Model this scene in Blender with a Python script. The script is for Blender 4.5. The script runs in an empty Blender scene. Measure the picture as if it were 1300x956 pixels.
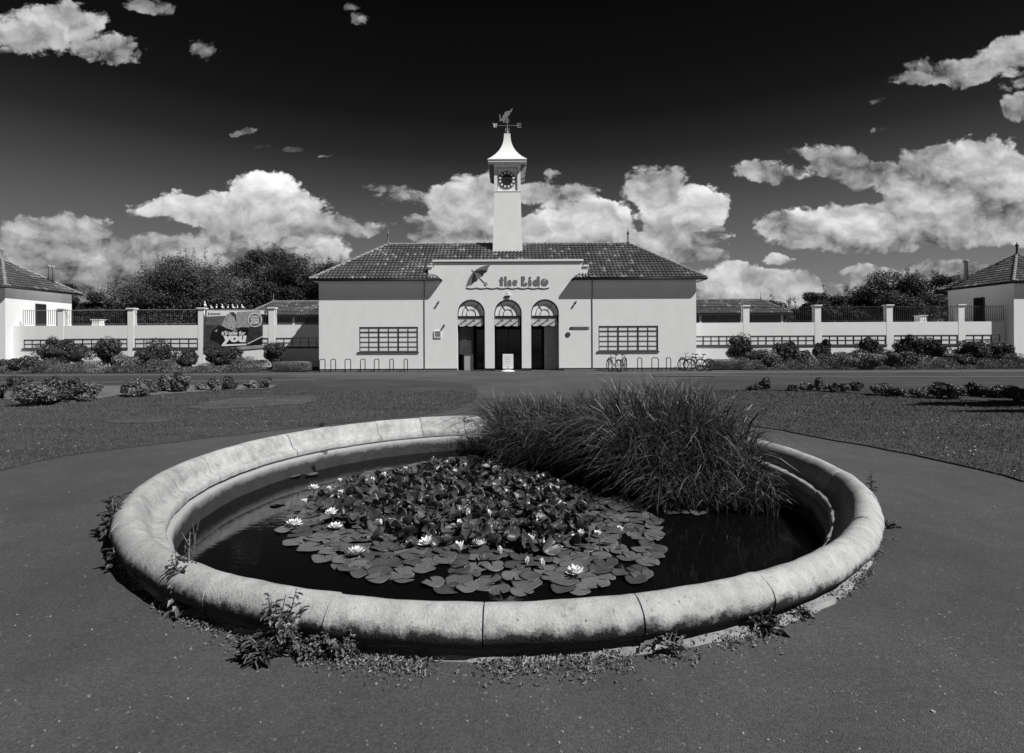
import bpy, math, random
import numpy as np
from mathutils import Vector, Matrix
R = random.Random(7)
NR = np.random.RandomState(11)
C = bpy.context.scene.collection
F = 690.0; EYE = 1.75; HZ = 433.5; ROLL = .0045
PI = math.pi

def P(px, py, Y):                      # where a sight line meets the vertical plane at depth Y
    dx = px-650.0
    return Vector((dx*Y/F, Y, EYE+(HZ-py-ROLL*dx)*Y/F))
def G(px, py, z=0.0):                  # where it meets the level z
    dx = px-650.0
    Y = (EYE-z)*F/(py+ROLL*dx-HZ)
    return Vector((dx*Y/F, Y, z))
def X_(px, Y): return (px-650.0)*Y/F

# ------------------------------------------------------------------ materials
MATS = {}
def mat(name, c, rough=.8, var=.15, scale=4.0, bump=0.0, bscale=30.0, spec=.3, detail=6.0, metal=0.0, extra=None, subs=0.0):
    if name in MATS: return MATS[name]
    m = bpy.data.materials.new(name); m.use_nodes = True
    nt = m.node_tree; N = nt.nodes; L = nt.links
    b = N['Principled BSDF']
    b.inputs['Roughness'].default_value = rough
    b.inputs['Specular IOR Level'].default_value = spec
    b.inputs['Metallic'].default_value = metal
    tc = N.new('ShaderNodeTexCoord')
    n1 = N.new('ShaderNodeTexNoise'); n1.inputs['Scale'].default_value = scale; n1.inputs['Detail'].default_value = detail
    n1.inputs['Roughness'].default_value = .6
    L.new(tc.outputs['Object'], n1.inputs['Vector'])
    mr = N.new('ShaderNodeMapRange')
    mr.inputs['From Min'].default_value = .3; mr.inputs['From Max'].default_value = .7
    mr.inputs['To Min'].default_value = c*(1-var); mr.inputs['To Max'].default_value = c*(1+var)
    L.new(n1.outputs['Fac'], mr.inputs['Value'])
    out = mr.outputs['Result']
    if extra: out = extra(nt, tc, out)
    L.new(out, b.inputs['Base Color'])
    if bump > 0:
        n2 = N.new('ShaderNodeTexNoise'); n2.inputs['Scale'].default_value = bscale; n2.inputs['Detail'].default_value = 5
        L.new(tc.outputs['Object'], n2.inputs['Vector'])
        bp = N.new('ShaderNodeBump'); bp.inputs['Strength'].default_value = bump; bp.inputs['Distance'].default_value = .02
        L.new(n2.outputs['Fac'], bp.inputs['Height']); L.new(bp.outputs['Normal'], b.inputs['Normal'])
    MATS[name] = m
    return m

def M_(nt, op, a, b=None, c=None, clamp=False):
    n = nt.nodes.new('ShaderNodeMath'); n.operation = op; n.use_clamp = clamp
    for i, v in enumerate((a, b, c)):
        if v is None: continue
        if isinstance(v, (int, float)): n.inputs[i].default_value = v
        else: nt.links.new(v, n.inputs[i])
    return n.outputs[0]
def NOISE(nt, vec, scale, detail=4, rough=.6, dist=0.0, out='Fac'):
    n = nt.nodes.new('ShaderNodeTexNoise'); n.inputs['Scale'].default_value = scale
    n.inputs['Detail'].default_value = detail; n.inputs['Roughness'].default_value = rough
    n.inputs['Distortion'].default_value = dist
    nt.links.new(vec, n.inputs['Vector']); return n.outputs[out]
def RANGE(nt, v, a, b, c=0.0, d=1.0):
    n = nt.nodes.new('ShaderNodeMapRange'); n.inputs['From Min'].default_value = a; n.inputs['From Max'].default_value = b
    n.inputs['To Min'].default_value = c; n.inputs['To Max'].default_value = d
    nt.links.new(v, n.inputs['Value']); return n.outputs['Result']

def wall_extra(nt, tc, col):                       # faint streaks of weather on the render
    mp = nt.nodes.new('ShaderNodeMapping'); mp.inputs['Scale'].default_value = (1.0, 1.0, .3)
    nt.links.new(tc.outputs['Object'], mp.inputs['Vector'])
    s = NOISE(nt, mp.outputs['Vector'], 1.6, 5, .65)
    s = RANGE(nt, s, .35, .75, 1.0, .94)
    return M_(nt, 'MULTIPLY', col, s)
def stone_extra(nt, tc, col):
    v = tc.outputs['Object']
    a = NOISE(nt, v, 2.2, 8, .7); a = RANGE(nt, a, .44, .70, 1.03, .76)
    b = NOISE(nt, v, 22, 7, .8); b = RANGE(nt, b, .57, .68, 1.0, .45)
    fine = NOISE(nt, v, 110, 3, .7); b = M_(nt, 'MULTIPLY', b, RANGE(nt, fine, .3, .7, .86, 1.12))
    pit = nt.nodes.new('ShaderNodeTexVoronoi'); pit.inputs['Scale'].default_value = 7; nt.links.new(v, pit.inputs['Vector'])
    pv = RANGE(nt, pit.outputs['Distance'], .04, .075, .3, 1.0)
    oi = nt.nodes.new('ShaderNodeObjectInfo'); pv = M_(nt, 'MULTIPLY', pv, RANGE(nt, oi.outputs['Random'], 0, 1, .88, 1.08))
    mps = nt.nodes.new('ShaderNodeMapping'); mps.inputs['Scale'].default_value = (9, 9, 1.2); nt.links.new(v, mps.inputs['Vector'])
    stn = NOISE(nt, mps.outputs['Vector'], 1.5, 6, .7); pv = M_(nt, 'MULTIPLY', pv, RANGE(nt, stn, .42, .72, 1.04, .78))
    # ragged algae and grime low on the stone, plus painted-in shade under the roll
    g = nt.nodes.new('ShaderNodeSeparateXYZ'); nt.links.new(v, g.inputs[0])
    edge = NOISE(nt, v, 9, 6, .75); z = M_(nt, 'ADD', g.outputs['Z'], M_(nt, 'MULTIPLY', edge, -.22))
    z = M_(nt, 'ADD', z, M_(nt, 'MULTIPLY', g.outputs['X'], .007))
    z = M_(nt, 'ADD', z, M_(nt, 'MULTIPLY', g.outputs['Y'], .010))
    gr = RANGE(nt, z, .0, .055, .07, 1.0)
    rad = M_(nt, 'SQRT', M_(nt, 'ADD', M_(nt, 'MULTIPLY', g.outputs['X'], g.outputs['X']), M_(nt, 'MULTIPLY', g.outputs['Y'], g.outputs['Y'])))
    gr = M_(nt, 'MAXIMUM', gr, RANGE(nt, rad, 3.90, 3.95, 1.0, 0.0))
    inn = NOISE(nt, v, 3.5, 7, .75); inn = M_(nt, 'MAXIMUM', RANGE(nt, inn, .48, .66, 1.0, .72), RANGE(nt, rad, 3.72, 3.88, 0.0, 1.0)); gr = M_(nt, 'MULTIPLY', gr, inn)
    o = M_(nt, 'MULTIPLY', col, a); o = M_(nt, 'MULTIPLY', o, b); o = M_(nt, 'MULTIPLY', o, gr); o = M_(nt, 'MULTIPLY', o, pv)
    return o
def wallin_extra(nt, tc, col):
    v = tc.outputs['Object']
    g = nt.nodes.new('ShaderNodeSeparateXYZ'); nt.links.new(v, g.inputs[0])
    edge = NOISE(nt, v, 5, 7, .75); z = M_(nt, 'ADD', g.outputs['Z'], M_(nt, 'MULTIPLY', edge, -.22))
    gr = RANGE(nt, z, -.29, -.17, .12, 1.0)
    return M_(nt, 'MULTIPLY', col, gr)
def asphalt_extra(nt, tc, col):
    v = tc.outputs['Object']
    a = NOISE(nt, v, 70, 4, .8); a = RANGE(nt, a, .38, .62, .78, 1.22)
    vo = nt.nodes.new('ShaderNodeTexVoronoi'); vo.inputs['Scale'].default_value = 75; nt.links.new(v, vo.inputs['Vector'])
    sp = nt.nodes.new('ShaderNodeSeparateColor'); nt.links.new(vo.outputs['Color'], sp.inputs[0])
    a = M_(nt, 'MULTIPLY', a, RANGE(nt, sp.outputs[0], 0, 1, .82, 1.18))
    s = RANGE(nt, sp.outputs[1], .985, .995, 1.0, 2.0)
    b = NOISE(nt, v, .35, 6, .65); b = RANGE(nt, b, .35, .65, .80, 1.18)
    c = NOISE(nt, v, 2.3, 5, .7); c = RANGE(nt, c, .35, .7, .92, 1.10)
    o = M_(nt, 'MULTIPLY', col, a); o = M_(nt, 'MULTIPLY', o, b); o = M_(nt, 'MULTIPLY', o, s)
    return M_(nt, 'MULTIPLY', o, c)
def lawn_extra(nt, tc, col):
    v = tc.outputs['Object']
    a = NOISE(nt, v, 60, 4, .75); a = RANGE(nt, a, .32, .7, .84, 1.18)
    b = NOISE(nt, v, .5, 7, .7); b = RANGE(nt, b, .35, .65, .8, 1.22)
    mp = nt.nodes.new('ShaderNodeMapping'); mp.inputs['Scale'].default_value = (.12, 1.0, 1)
    nt.links.new(v, mp.inputs['Vector'])
    c = NOISE(nt, mp.outputs['Vector'], 1.7, 4, .6); c = RANGE(nt, c, .35, .65, .84, 1.16)
    o = M_(nt, 'MULTIPLY', col, a); o = M_(nt, 'MULTIPLY', o, b); return M_(nt, 'MULTIPLY', o, c)
def tile_extra(nt, tc, col):
    uv = nt.nodes.new('ShaderNodeUVMap'); uv.uv_map = 'UVMap'
    fl = nt.nodes.new('ShaderNodeVectorMath'); fl.operation = 'FLOOR'; nt.links.new(uv.outputs[0], fl.inputs[0])
    wn = nt.nodes.new('ShaderNodeTexWhiteNoise'); wn.noise_dimensions = '2D'; nt.links.new(fl.outputs[0], wn.inputs['Vector'])
    a = RANGE(nt, wn.outputs['Value'], 0, 1, .8, 1.2)
    b = RANGE(nt, wn.outputs['Value'], .93, .96, 0, 1.0)
    v = tc.outputs['Object']
    p = NOISE(nt, v, .55, 5, .65); p = RANGE(nt, p, .5, .62, 0, 1)
    p2 = NOISE(nt, v, 7, 5, .7); p2 = RANGE(nt, p2, .48, .62, 0, 1)
    li = M_(nt, 'MULTIPLY', M_(nt, 'MULTIPLY', p, p2), .20)
    o = M_(nt, 'MULTIPLY', col, a); o = M_(nt, 'ADD', o, li)
    return M_(nt, 'ADD', o, M_(nt, 'MULTIPLY', b, .12))

def leaf_extra(nt, tc, col):
    ge = nt.nodes.new('ShaderNodeNewGeometry')
    r_ = M_(nt, 'POWER', ge.outputs['Random Per Island'], 1.6)
    return M_(nt, 'MULTIPLY', col, RANGE(nt, r_, 0, 1, .45, 2.1))
def tree_extra(nt, tc, col):
    ge = nt.nodes.new('ShaderNodeNewGeometry')
    return M_(nt, 'MULTIPLY', col, RANGE(nt, ge.outputs['Random Per Island'], 0, 1, .75, 1.3))
def pad_extra(nt, tc, col):
    oi = nt.nodes.new('ShaderNodeObjectInfo'); ge = nt.nodes.new('ShaderNodeNewGeometry')
    r_ = M_(nt, 'FRACT', M_(nt, 'ADD', oi.outputs['Random'], ge.outputs['Random Per Island']))
    return M_(nt, 'MULTIPLY', col, RANGE(nt, r_, 0, 1, .55, 1.45))
m_wall = mat('painted_render', .83, .9, .03, 1.2, .12, 60, .2, extra=wall_extra)
m_trim = mat('white_paint', .80, .6, .03, 5, 0, 1, .3)
m_tile = mat('roof_pantile', .072, .7, .12, 3, .1, 60, .35, extra=tile_extra)
m_ridge = mat('ridge_tile', .26, .8, .4, 5, .1, 40)
m_mortar = mat('pale_mortar', .5, .9, .2, 6)
m_dark = mat('dark_paint', .018, .5, .2, 6, 0, 1, .3)
m_frame = mat('window_frame_paint', .03, .5, .2, 6, 0, 1, .3)
m_plinthp = mat('black_plinth_paint', .02, .7, .2, 3)
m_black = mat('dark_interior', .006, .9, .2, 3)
m_grey = mat('grey_panel', .12, .7, .15, 2)
m_sign = mat('sign_grey', .17, .5, .05, 5)
m_signd = mat('sign_dark', .03, .5, .1, 5)
m_signl = mat('sign_light_grey', .33, .5, .05, 5)
m_white = mat('bright_white', .85, .6, .02, 5)
m_blind = mat('blind_behind_glass', .80, .25, .05, 3, 0, 1, .5)
m_metal = mat('galvanised_metal', .3, .4, .15, 8, 0, 1, .5, metal=.6)
m_rail = mat('railing_paint', .04, .5, .2, 8, 0, 1, .4)
m_railp = mat('pale_rail_paint', .35, .5, .2, 8)
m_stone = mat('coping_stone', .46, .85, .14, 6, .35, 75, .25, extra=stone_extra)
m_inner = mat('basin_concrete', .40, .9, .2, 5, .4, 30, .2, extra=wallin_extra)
m_plinth = mat('cement_fillet', .27, .9, .25, 5, .5, 40, .2)
m_asph = mat('asphalt', .080, .9, .05, 3, .6, 140, .3, extra=asphalt_extra)
m_path = mat('pale_path', .115, .9, .15, 3, .3, 60)
m_lawn = mat('lawn_turf', .060, .95, .08, 3, .4, 60, .15, extra=lawn_extra)
m_dry = mat('dry_turf', .085, .95, .3, 3, .5, 45, .15, extra=lawn_extra)
m_soil = mat('dry_soil', .15, .95, .25, 5, .6, 30, .15)
m_blade = mat('grass_blade', .095, .7, .3, 9, 0, 1, .3)
m_daisy = mat('daisy_white', .6, .7, .1, 5)
m_reed = mat('reed_leaf', .034, .40, .45, 5, 0, 1, .35, extra=leaf_extra)
m_reedl = mat('reed_leaf_dry', .13, .4, .4, 5, 0, 1, .5)
m_pad = mat('lily_leaf', .105, .34, .35, 7, .15, 50, .5, extra=pad_extra)
m_padu = mat('lily_leaf_raised', .062, .32, .5, 9, .15, 50, .5, extra=pad_extra)
m_petal = mat('lily_petal', .85, .5, .04, 9)
m_stamen = mat('lily_stamen', .45, .6, .1, 9)
m_leafd = mat('dark_foliage', .058, .5, .45, 1.5, 0, 1, .4, extra=leaf_extra)
m_leafm = mat('mid_foliage', .11, .5, .45, 2.0, 0, 1, .4, extra=leaf_extra)
m_leafl = mat('pale_foliage', .17, .55, .4, 2.0, 0, 1, .35, extra=leaf_extra)
m_leafg = mat('grey_foliage', .11, .6, .35, 2.0, 0, 1, .3, extra=leaf_extra)
m_hedge = mat('hedge_foliage', .15, .6, .3, 4, 0, 1, .3, extra=leaf_extra)
m_bark = mat('bark', .07, .9, .3, 6, .4, 30)
m_weed = mat('weed_leaf', .13, .55, .45, 14, 0, 1, .35, extra=leaf_extra)
m_weedd = mat('weed_leaf_dark', .055, .55, .45, 14, 0, 1, .35, extra=leaf_extra)
m_tyre = mat('rubber_tyre', .02, .7, .1, 6)
m_bikef = mat('bicycle_paint', .05, .35, .1, 6, 0, 1, .5)
m_chrome = mat('bright_metal', .5, .3, .1, 6, 0, 1, .5, metal=.7)

# water
m_water = bpy.data.materials.new('pond_water'); m_water.use_nodes = True
nt = m_water.node_tree; b = nt.nodes['Principled BSDF']
b.inputs['Base Color'].default_value = (.0035,)*3+(1,); b.inputs['Roughness'].default_value = .03
b.inputs['IOR'].default_value = 1.42; b.inputs['Specular IOR Level'].default_value = .5
tc = nt.nodes.new('ShaderNodeTexCoord')
mp = nt.nodes.new('ShaderNodeMapping'); mp.inputs['Scale'].default_value = (1, 2.2, 1); nt.links.new(tc.outputs['Object'], mp.inputs['Vector'])
n = NOISE(nt, mp.outputs['Vector'], 6, 4, .55)
bp = nt.nodes.new('ShaderNodeBump'); bp.inputs['Strength'].default_value = .05; bp.inputs['Distance'].default_value = .02
nt.links.new(n, bp.inputs['Height']); nt.links.new(bp.outputs['Normal'], b.inputs['Normal'])
MATS['pond_water'] = m_water

# ------------------------------------------------------------------ mesh builder
ORG = {}
class MB:
    def __init__(s): s.v = []; s.f = []; s.m = []; s.uv = None
    def add(s, vs, fs, mi=0):
        o = len(s.v); s.v.extend([tuple(v) for v in vs])
        for f in fs: s.f.append(tuple(i+o for i in f)); s.m.append(mi)
        return o
    def quad(s, a, b, c, d, mi=0): s.add((a, b, c, d), ((0, 1, 2, 3),), mi)
    def box(s, x0, x1, y0, y1, z0, z1, mi=0):
        vs = [(x, y, z) for z in (z0, z1) for y in (y0, y1) for x in (x0, x1)]
        s.add(vs, ((0,2,3,1),(4,5,7,6),(0,1,5,4),(2,6,7,3),(0,4,6,2),(1,3,7,5)), mi)
    def obox(s, a, b, w, h, mi=0):      # bar from a to b, width w, height h
        a = Vector(a); b = Vector(b); d = (b-a).normalized()
        u = d.cross(Vector((0,0,1)))
        if u.length < 1e-4: u = Vector((1,0,0))
        u.normalize(); n = u.cross(d).normalized()
        vs = [p+u*sx*w/2+n*sz*h/2 for p in (a, b) for sx, sz in ((-1,-1),(1,-1),(1,1),(-1,1))]
        s.add(vs, ((0,1,2,3),(7,6,5,4),(0,4,5,1),(1,5,6,2),(2,6,7,3),(3,7,4,0)), mi)
    def prism(s, pts, y0, y1, mi=0):    # polygon in x,z pushed along y
        n = len(pts)
        ar = sum(pts[i][0]*pts[(i+1)%n][1]-pts[(i+1)%n][0]*pts[i][1] for i in range(n))
        if ar < 0: pts = pts[::-1]
        vs = [(p[0], y0, p[1]) for p in pts]+[(p[0], y1, p[1]) for p in pts]
        fs = [tuple(range(n)), tuple(range(2*n-1, n-1, -1))]
        fs += [(i, i+n, (i+1)%n+n, (i+1)%n) for i in range(n)]
        s.add(vs, fs, mi)
    def prismz(s, pts, z0, z1, mi=0):   # polygon in x,y pushed up
        n = len(pts)
        ar = sum(pts[i][0]*pts[(i+1)%n][1]-pts[(i+1)%n][0]*pts[i][1] for i in range(n))
        if ar < 0: pts = pts[::-1]
        vs = [(p[0], p[1], z0) for p in pts]+[(p[0], p[1], z1) for p in pts]
        fs = [tuple(range(n-1, -1, -1)), tuple(range(n, 2*n))]
        fs += [(i, (i+1)%n, (i+1)%n+n, i+n) for i in range(n)]
        s.add(vs, fs, mi)
    def tube(s, pts, r, n=8, mi=0, cap=True):
        pts = [Vector(p) for p in pts]; k = len(pts)
        rs = r if isinstance(r, (list, tuple)) else [r]*k
        vs = []; u = None
        for i, p in enumerate(pts):
            d = (pts[min(i+1, k-1)]-pts[max(i-1, 0)]).normalized()
            if u is None:
                u = d.orthogonal().normalized()
            else:
                u = (u-d*u.dot(d))
                u = u.normalized() if u.length > 1e-6 else d.orthogonal().normalized()
            w = d.cross(u)
            for j in range(n):
                a = 2*PI*j/n; vs.append(p+(u*math.cos(a)+w*math.sin(a))*rs[i])
        fs = [(i*n+j, i*n+(j+1)%n, (i+1)*n+(j+1)%n, (i+1)*n+j) for i in range(k-1) for j in range(n)]
        if cap: fs += [tuple(range(n-1, -1, -1)), tuple(range((k-1)*n, k*n))]
        s.add(vs, fs, mi)
    def lathe(s, prof, c=(0,0,0), n=24, mi=0):   # prof: (r,z)
        vs = [(c[0]+r*math.cos(2*PI*j/n), c[1]+r*math.sin(2*PI*j/n), c[2]+z) for r, z in prof for j in range(n)]
        k = len(prof)
        fs = [(i*n+j, i*n+(j+1)%n, (i+1)*n+(j+1)%n, (i+1)*n+j) for i in range(k-1) for j in range(n)]
        fs += [tuple(range(n-1, -1, -1)), tuple(range((k-1)*n, k*n))]
        s.add(vs, fs, mi)
    def blob(s, c, r, mi=0, n=10, k=7):
        prof = []
        vs = []
        for i in range(k+1):
            a = -PI/2+PI*i/k
            for j in range(n):
                t = 2*PI*j/n
                vs.append((c[0]+r[0]*math.cos(a)*math.cos(t), c[1]+r[1]*math.cos(a)*math.sin(t), c[2]+r[2]*math.sin(a)))
        fs = [(i*n+j, i*n+(j+1)%n, (i+1)*n+(j+1)%n, (i+1)*n+j) for i in range(k) for j in range(n)]
        s.add(vs, fs, mi)
    def leaves(s, cen, nor, size, mi=0, aspect=.5, fold=.15):
        # many pointed leaf faces at once: cen (N,3), nor (N,3), size (N,)
        N = len(cen)
        nor = nor/np.maximum(1e-6, np.linalg.norm(nor, axis=1))[:, None]
        r = NR.normal(size=(N, 3)); u = np.cross(nor, r); u /= np.maximum(1e-6, np.linalg.norm(u, axis=1))[:, None]
        w = np.cross(nor, u); sz = size[:, None]
        A = cen-u*sz*.5; B = cen+w*sz*aspect*.5+nor*sz*fold; D = cen-w*sz*aspect*.5+nor*sz*fold; E = cen+u*sz*.5
        V = np.stack((A, D, E, B), 1).reshape(-1, 3)
        o = len(s.v); s.v.extend(map(tuple, V.tolist()))
        I = (np.arange(N*4).reshape(N, 4)+o).tolist(); s.f.extend(map(tuple, I)); s.m.extend([mi]*N)
    def build(s, name, mats, parent=None, smooth=False, org=None, label=None, cat=None, group=None, kind=None, bevel=0):
        if not isinstance(mats, (list, tuple)): mats = [mats]
        me = bpy.data.meshes.new(name)
        o = bpy.data.objects.new(name, me); C.objects.link(o)
        if parent is not None:
            og = ORG.get(parent.name, Vector((0,0,0))); o.parent = parent; ORG[o.name] = og
        elif org is not None:
            og = Vector(org); o.location = og; ORG[o.name] = og
        else: og = Vector((0,0,0)); ORG[o.name] = og
        if og.length > 0: vv = [(a-og.x, b-og.y, c-og.z) for a, b, c in s.v]
        else: vv = s.v
        me.from_pydata(vv, [], s.f)
        for m in mats: me.materials.append(m)
        if len(mats) > 1: me.polygons.foreach_set('material_index', s.m)
        if smooth: me.polygons.foreach_set('use_smooth', [True]*len(s.f))
        if s.uv:
            ul = me.uv_layers.new(name='UVMap')
            idx = np.zeros(len(me.loops), dtype=np.int32); me.loops.foreach_get('vertex_index', idx)
            ul.data.foreach_set('uv', np.array(s.uv, dtype=np.float32)[idx].ravel())
        me.update()
        if bevel: bm = o.modifiers.new('Bevel', 'BEVEL'); bm.width = bevel; bm.segments = 2; bm.limit_method = 'ANGLE'
        tag(o, label, cat, group, kind)
        return o
def tag(o, label=None, cat=None, group=None, kind=None):
    if label: o['label'] = label
    if cat: o['category'] = cat
    if group: o['group'] = group
    if kind: o['kind'] = kind
    return o
def thing(name, loc, label, cat, group=None):
    o = bpy.data.objects.new(name, None); C.objects.link(o); o.location = loc; o.empty_display_size = .2
    ORG[o.name] = Vector(loc)
    return tag(o, label, cat, group)
def kids(o): return [c for c in C.objects if c.parent == o]
def dup(root, loc, rz, label, group=None, scale=1.0):
    r = root.copy(); C.objects.link(r); r.location = loc; r.rotation_euler = (0, 0, rz); r.scale = (scale,)*3
    r['label'] = label
    if group: r['group'] = group
    for ch in kids(root):
        c = ch.copy(); C.objects.link(c); c.parent = r
        for g in kids(ch):
            d = g.copy(); C.objects.link(d); d.parent = c
    return r
ORD = ['first','second','third','fourth','fifth','sixth','seventh','eighth','ninth','tenth','eleventh','twelfth','thirteenth','fourteenth','fifteenth','sixteenth']

def text_mesh(txt, size, bold=0.0, shear=0.0):
    cu = bpy.data.curves.new('t', 'FONT'); cu.body = txt; cu.size = size; cu.offset = bold; cu.shear = shear; cu.extrude = .004
    cu.align_x = 'LEFT'; cu.resolution_u = 3
    o = bpy.data.objects.new('t', cu); C.objects.link(o)
    dg = bpy.context.evaluated_depsgraph_get(); me = bpy.data.meshes.new_from_object(o.evaluated_get(dg))
    vs = [tuple(v.co) for v in me.vertices]; fs = [tuple(p.vertices) for p in me.polygons]
    bpy.data.objects.remove(o); bpy.data.meshes.remove(me); bpy.data.curves.remove(cu)
    return vs, fs
def put_text(mb, txt, x0, x1, z0, z1, y, bold=0, shear=0, mi=0):   # fits the lettering to a rectangle on a wall facing -y
    vs, fs = text_mesh(txt, 1.0, bold, shear)
    xa = min(v[0] for v in vs); xb = max(v[0] for v in vs); ya = min(v[1] for v in vs); yb = max(v[1] for v in vs)
    mb.add([(x0+(v[0]-xa)/(xb-xa)*(x1-x0), y-v[2]*1.0, z0+(v[1]-ya)/(yb-ya)*(z1-z0)) for v in vs], fs, mi)

# ------------------------------------------------------------------ camera, light, sky
cam = bpy.data.cameras.new('camera'); co = bpy.data.objects.new('camera', cam); C.objects.link(co)
co.location = (0, 0, EYE); co.rotation_euler = (PI/2, ROLL, 0)
cam.sensor_width = 36; cam.sensor_fit = 'HORIZONTAL'; cam.lens = 36*F/1300; cam.shift_y = -(478-HZ)/1300
cam.clip_start = .05; cam.clip_end = 5000
bpy.context.scene.camera = co
SUN = Vector((.70, -.45, .95)).normalized()
sl = bpy.data.lights.new('sun', 'SUN'); sl.energy = 5.0; sl.angle = math.radians(.5); sl.color = (1, .995, .985)
so = bpy.data.objects.new('sun', sl); C.objects.link(so); so.rotation_euler = SUN.to_track_quat('Z', 'Y').to_euler(); so.location = (30, -20, 40)
sc = bpy.context.scene
sc.view_settings.view_transform = 'Standard'; sc.view_settings.look = 'None'; sc.view_settings.exposure = 0; sc.view_settings.gamma = 1
sc.view_settings.use_curve_mapping = False
W = bpy.data.worlds.new('World'); sc.world = W; W.use_nodes = True
nt = W.node_tree; L = nt.links; N = nt.nodes
bg = N['Background']; bg.inputs['Strength'].default_value = .1
sky = N.new('ShaderNodeTexSky'); sky.sky_type = 'NISHITA'; sky.sun_disc = False
sky.sun_elevation = math.asin(SUN.z); sky.sun_rotation = math.atan2(SUN.x, SUN.y)
sep = N.new('ShaderNodeSeparateColor'); L.new(sky.outputs[0], sep.inputs[0])
tc = N.new('ShaderNodeTexCoord')
sx = N.new('ShaderNodeSeparateXYZ'); L.new(tc.outputs['Generated'], sx.inputs[0])
X, Y, Z = sx.outputs
hor = M_(nt, 'SQRT', M_(nt, 'ADD', M_(nt, 'MULTIPLY', X, X), M_(nt, 'MULTIPLY', Y, Y)))
el = M_(nt, 'DIVIDE', Z, M_(nt, 'MAXIMUM', hor, .01))
cr = N.new('ShaderNodeValToRGB'); L.new(M_(nt, 'MULTIPLY', el, 1.25, clamp=True), cr.inputs[0])
e = cr.color_ramp.elements
stops = [(0.0, .23), (.097, .185), (.24, .108), (.34, .054), (.42, .022), (.51, .0090), (.60, .0055), (.79, .0028), (1.0, .0018)]
e[0].position = 0; e[0].color = (stops[0][1],)*3+(1,)
e[1].position = 1; e[1].color = (stops[-1][1],)*3+(1,)
for p_, c_ in stops[1:-1]:
    q = e.new(p_); q.color = (c_,)*3+(1,)
# the red channel of the daylight sky (a red filter on black and white film), deepened with height
skyred = M_(nt, 'MULTIPLY', RANGE(nt, sep.outputs[0], 0, 6, .9, 1.25), M_(nt, 'MULTIPLY', cr.outputs[0], 10.0))
ay = M_(nt, 'MAXIMUM', M_(nt, 'ABSOLUTE', Y), .02)
u = M_(nt, 'DIVIDE', X, ay); v = M_(nt, 'DIVIDE', Z, ay)
cb = N.new('ShaderNodeCombineXYZ'); L.new(u, cb.inputs[0]); L.new(v, cb.inputs[1])
uv0 = cb.outputs[0]
def VM(op, a, b, s=None):
    n = N.new('ShaderNodeVectorMath'); n.operation = op
    for i, q in enumerate((a, b)):
        if q is None: continue
        if isinstance(q, tuple): n.inputs[i].default_value = q
        else: L.new(q, n.inputs[i])
    if s is not None: n.inputs['Scale'].default_value = s
    return n.outputs['Value'] if op == 'DOT_PRODUCT' else n.outputs[0]
w1 = NOISE(nt, uv0, 7, 5, .6, 0, 'Color'); w1 = VM('SUBTRACT', w1, (.5, .5, .5))
w1 = VM('MULTIPLY', w1, (.10, .06, 0)); uvw = VM('ADD', uv0, w1)
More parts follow.
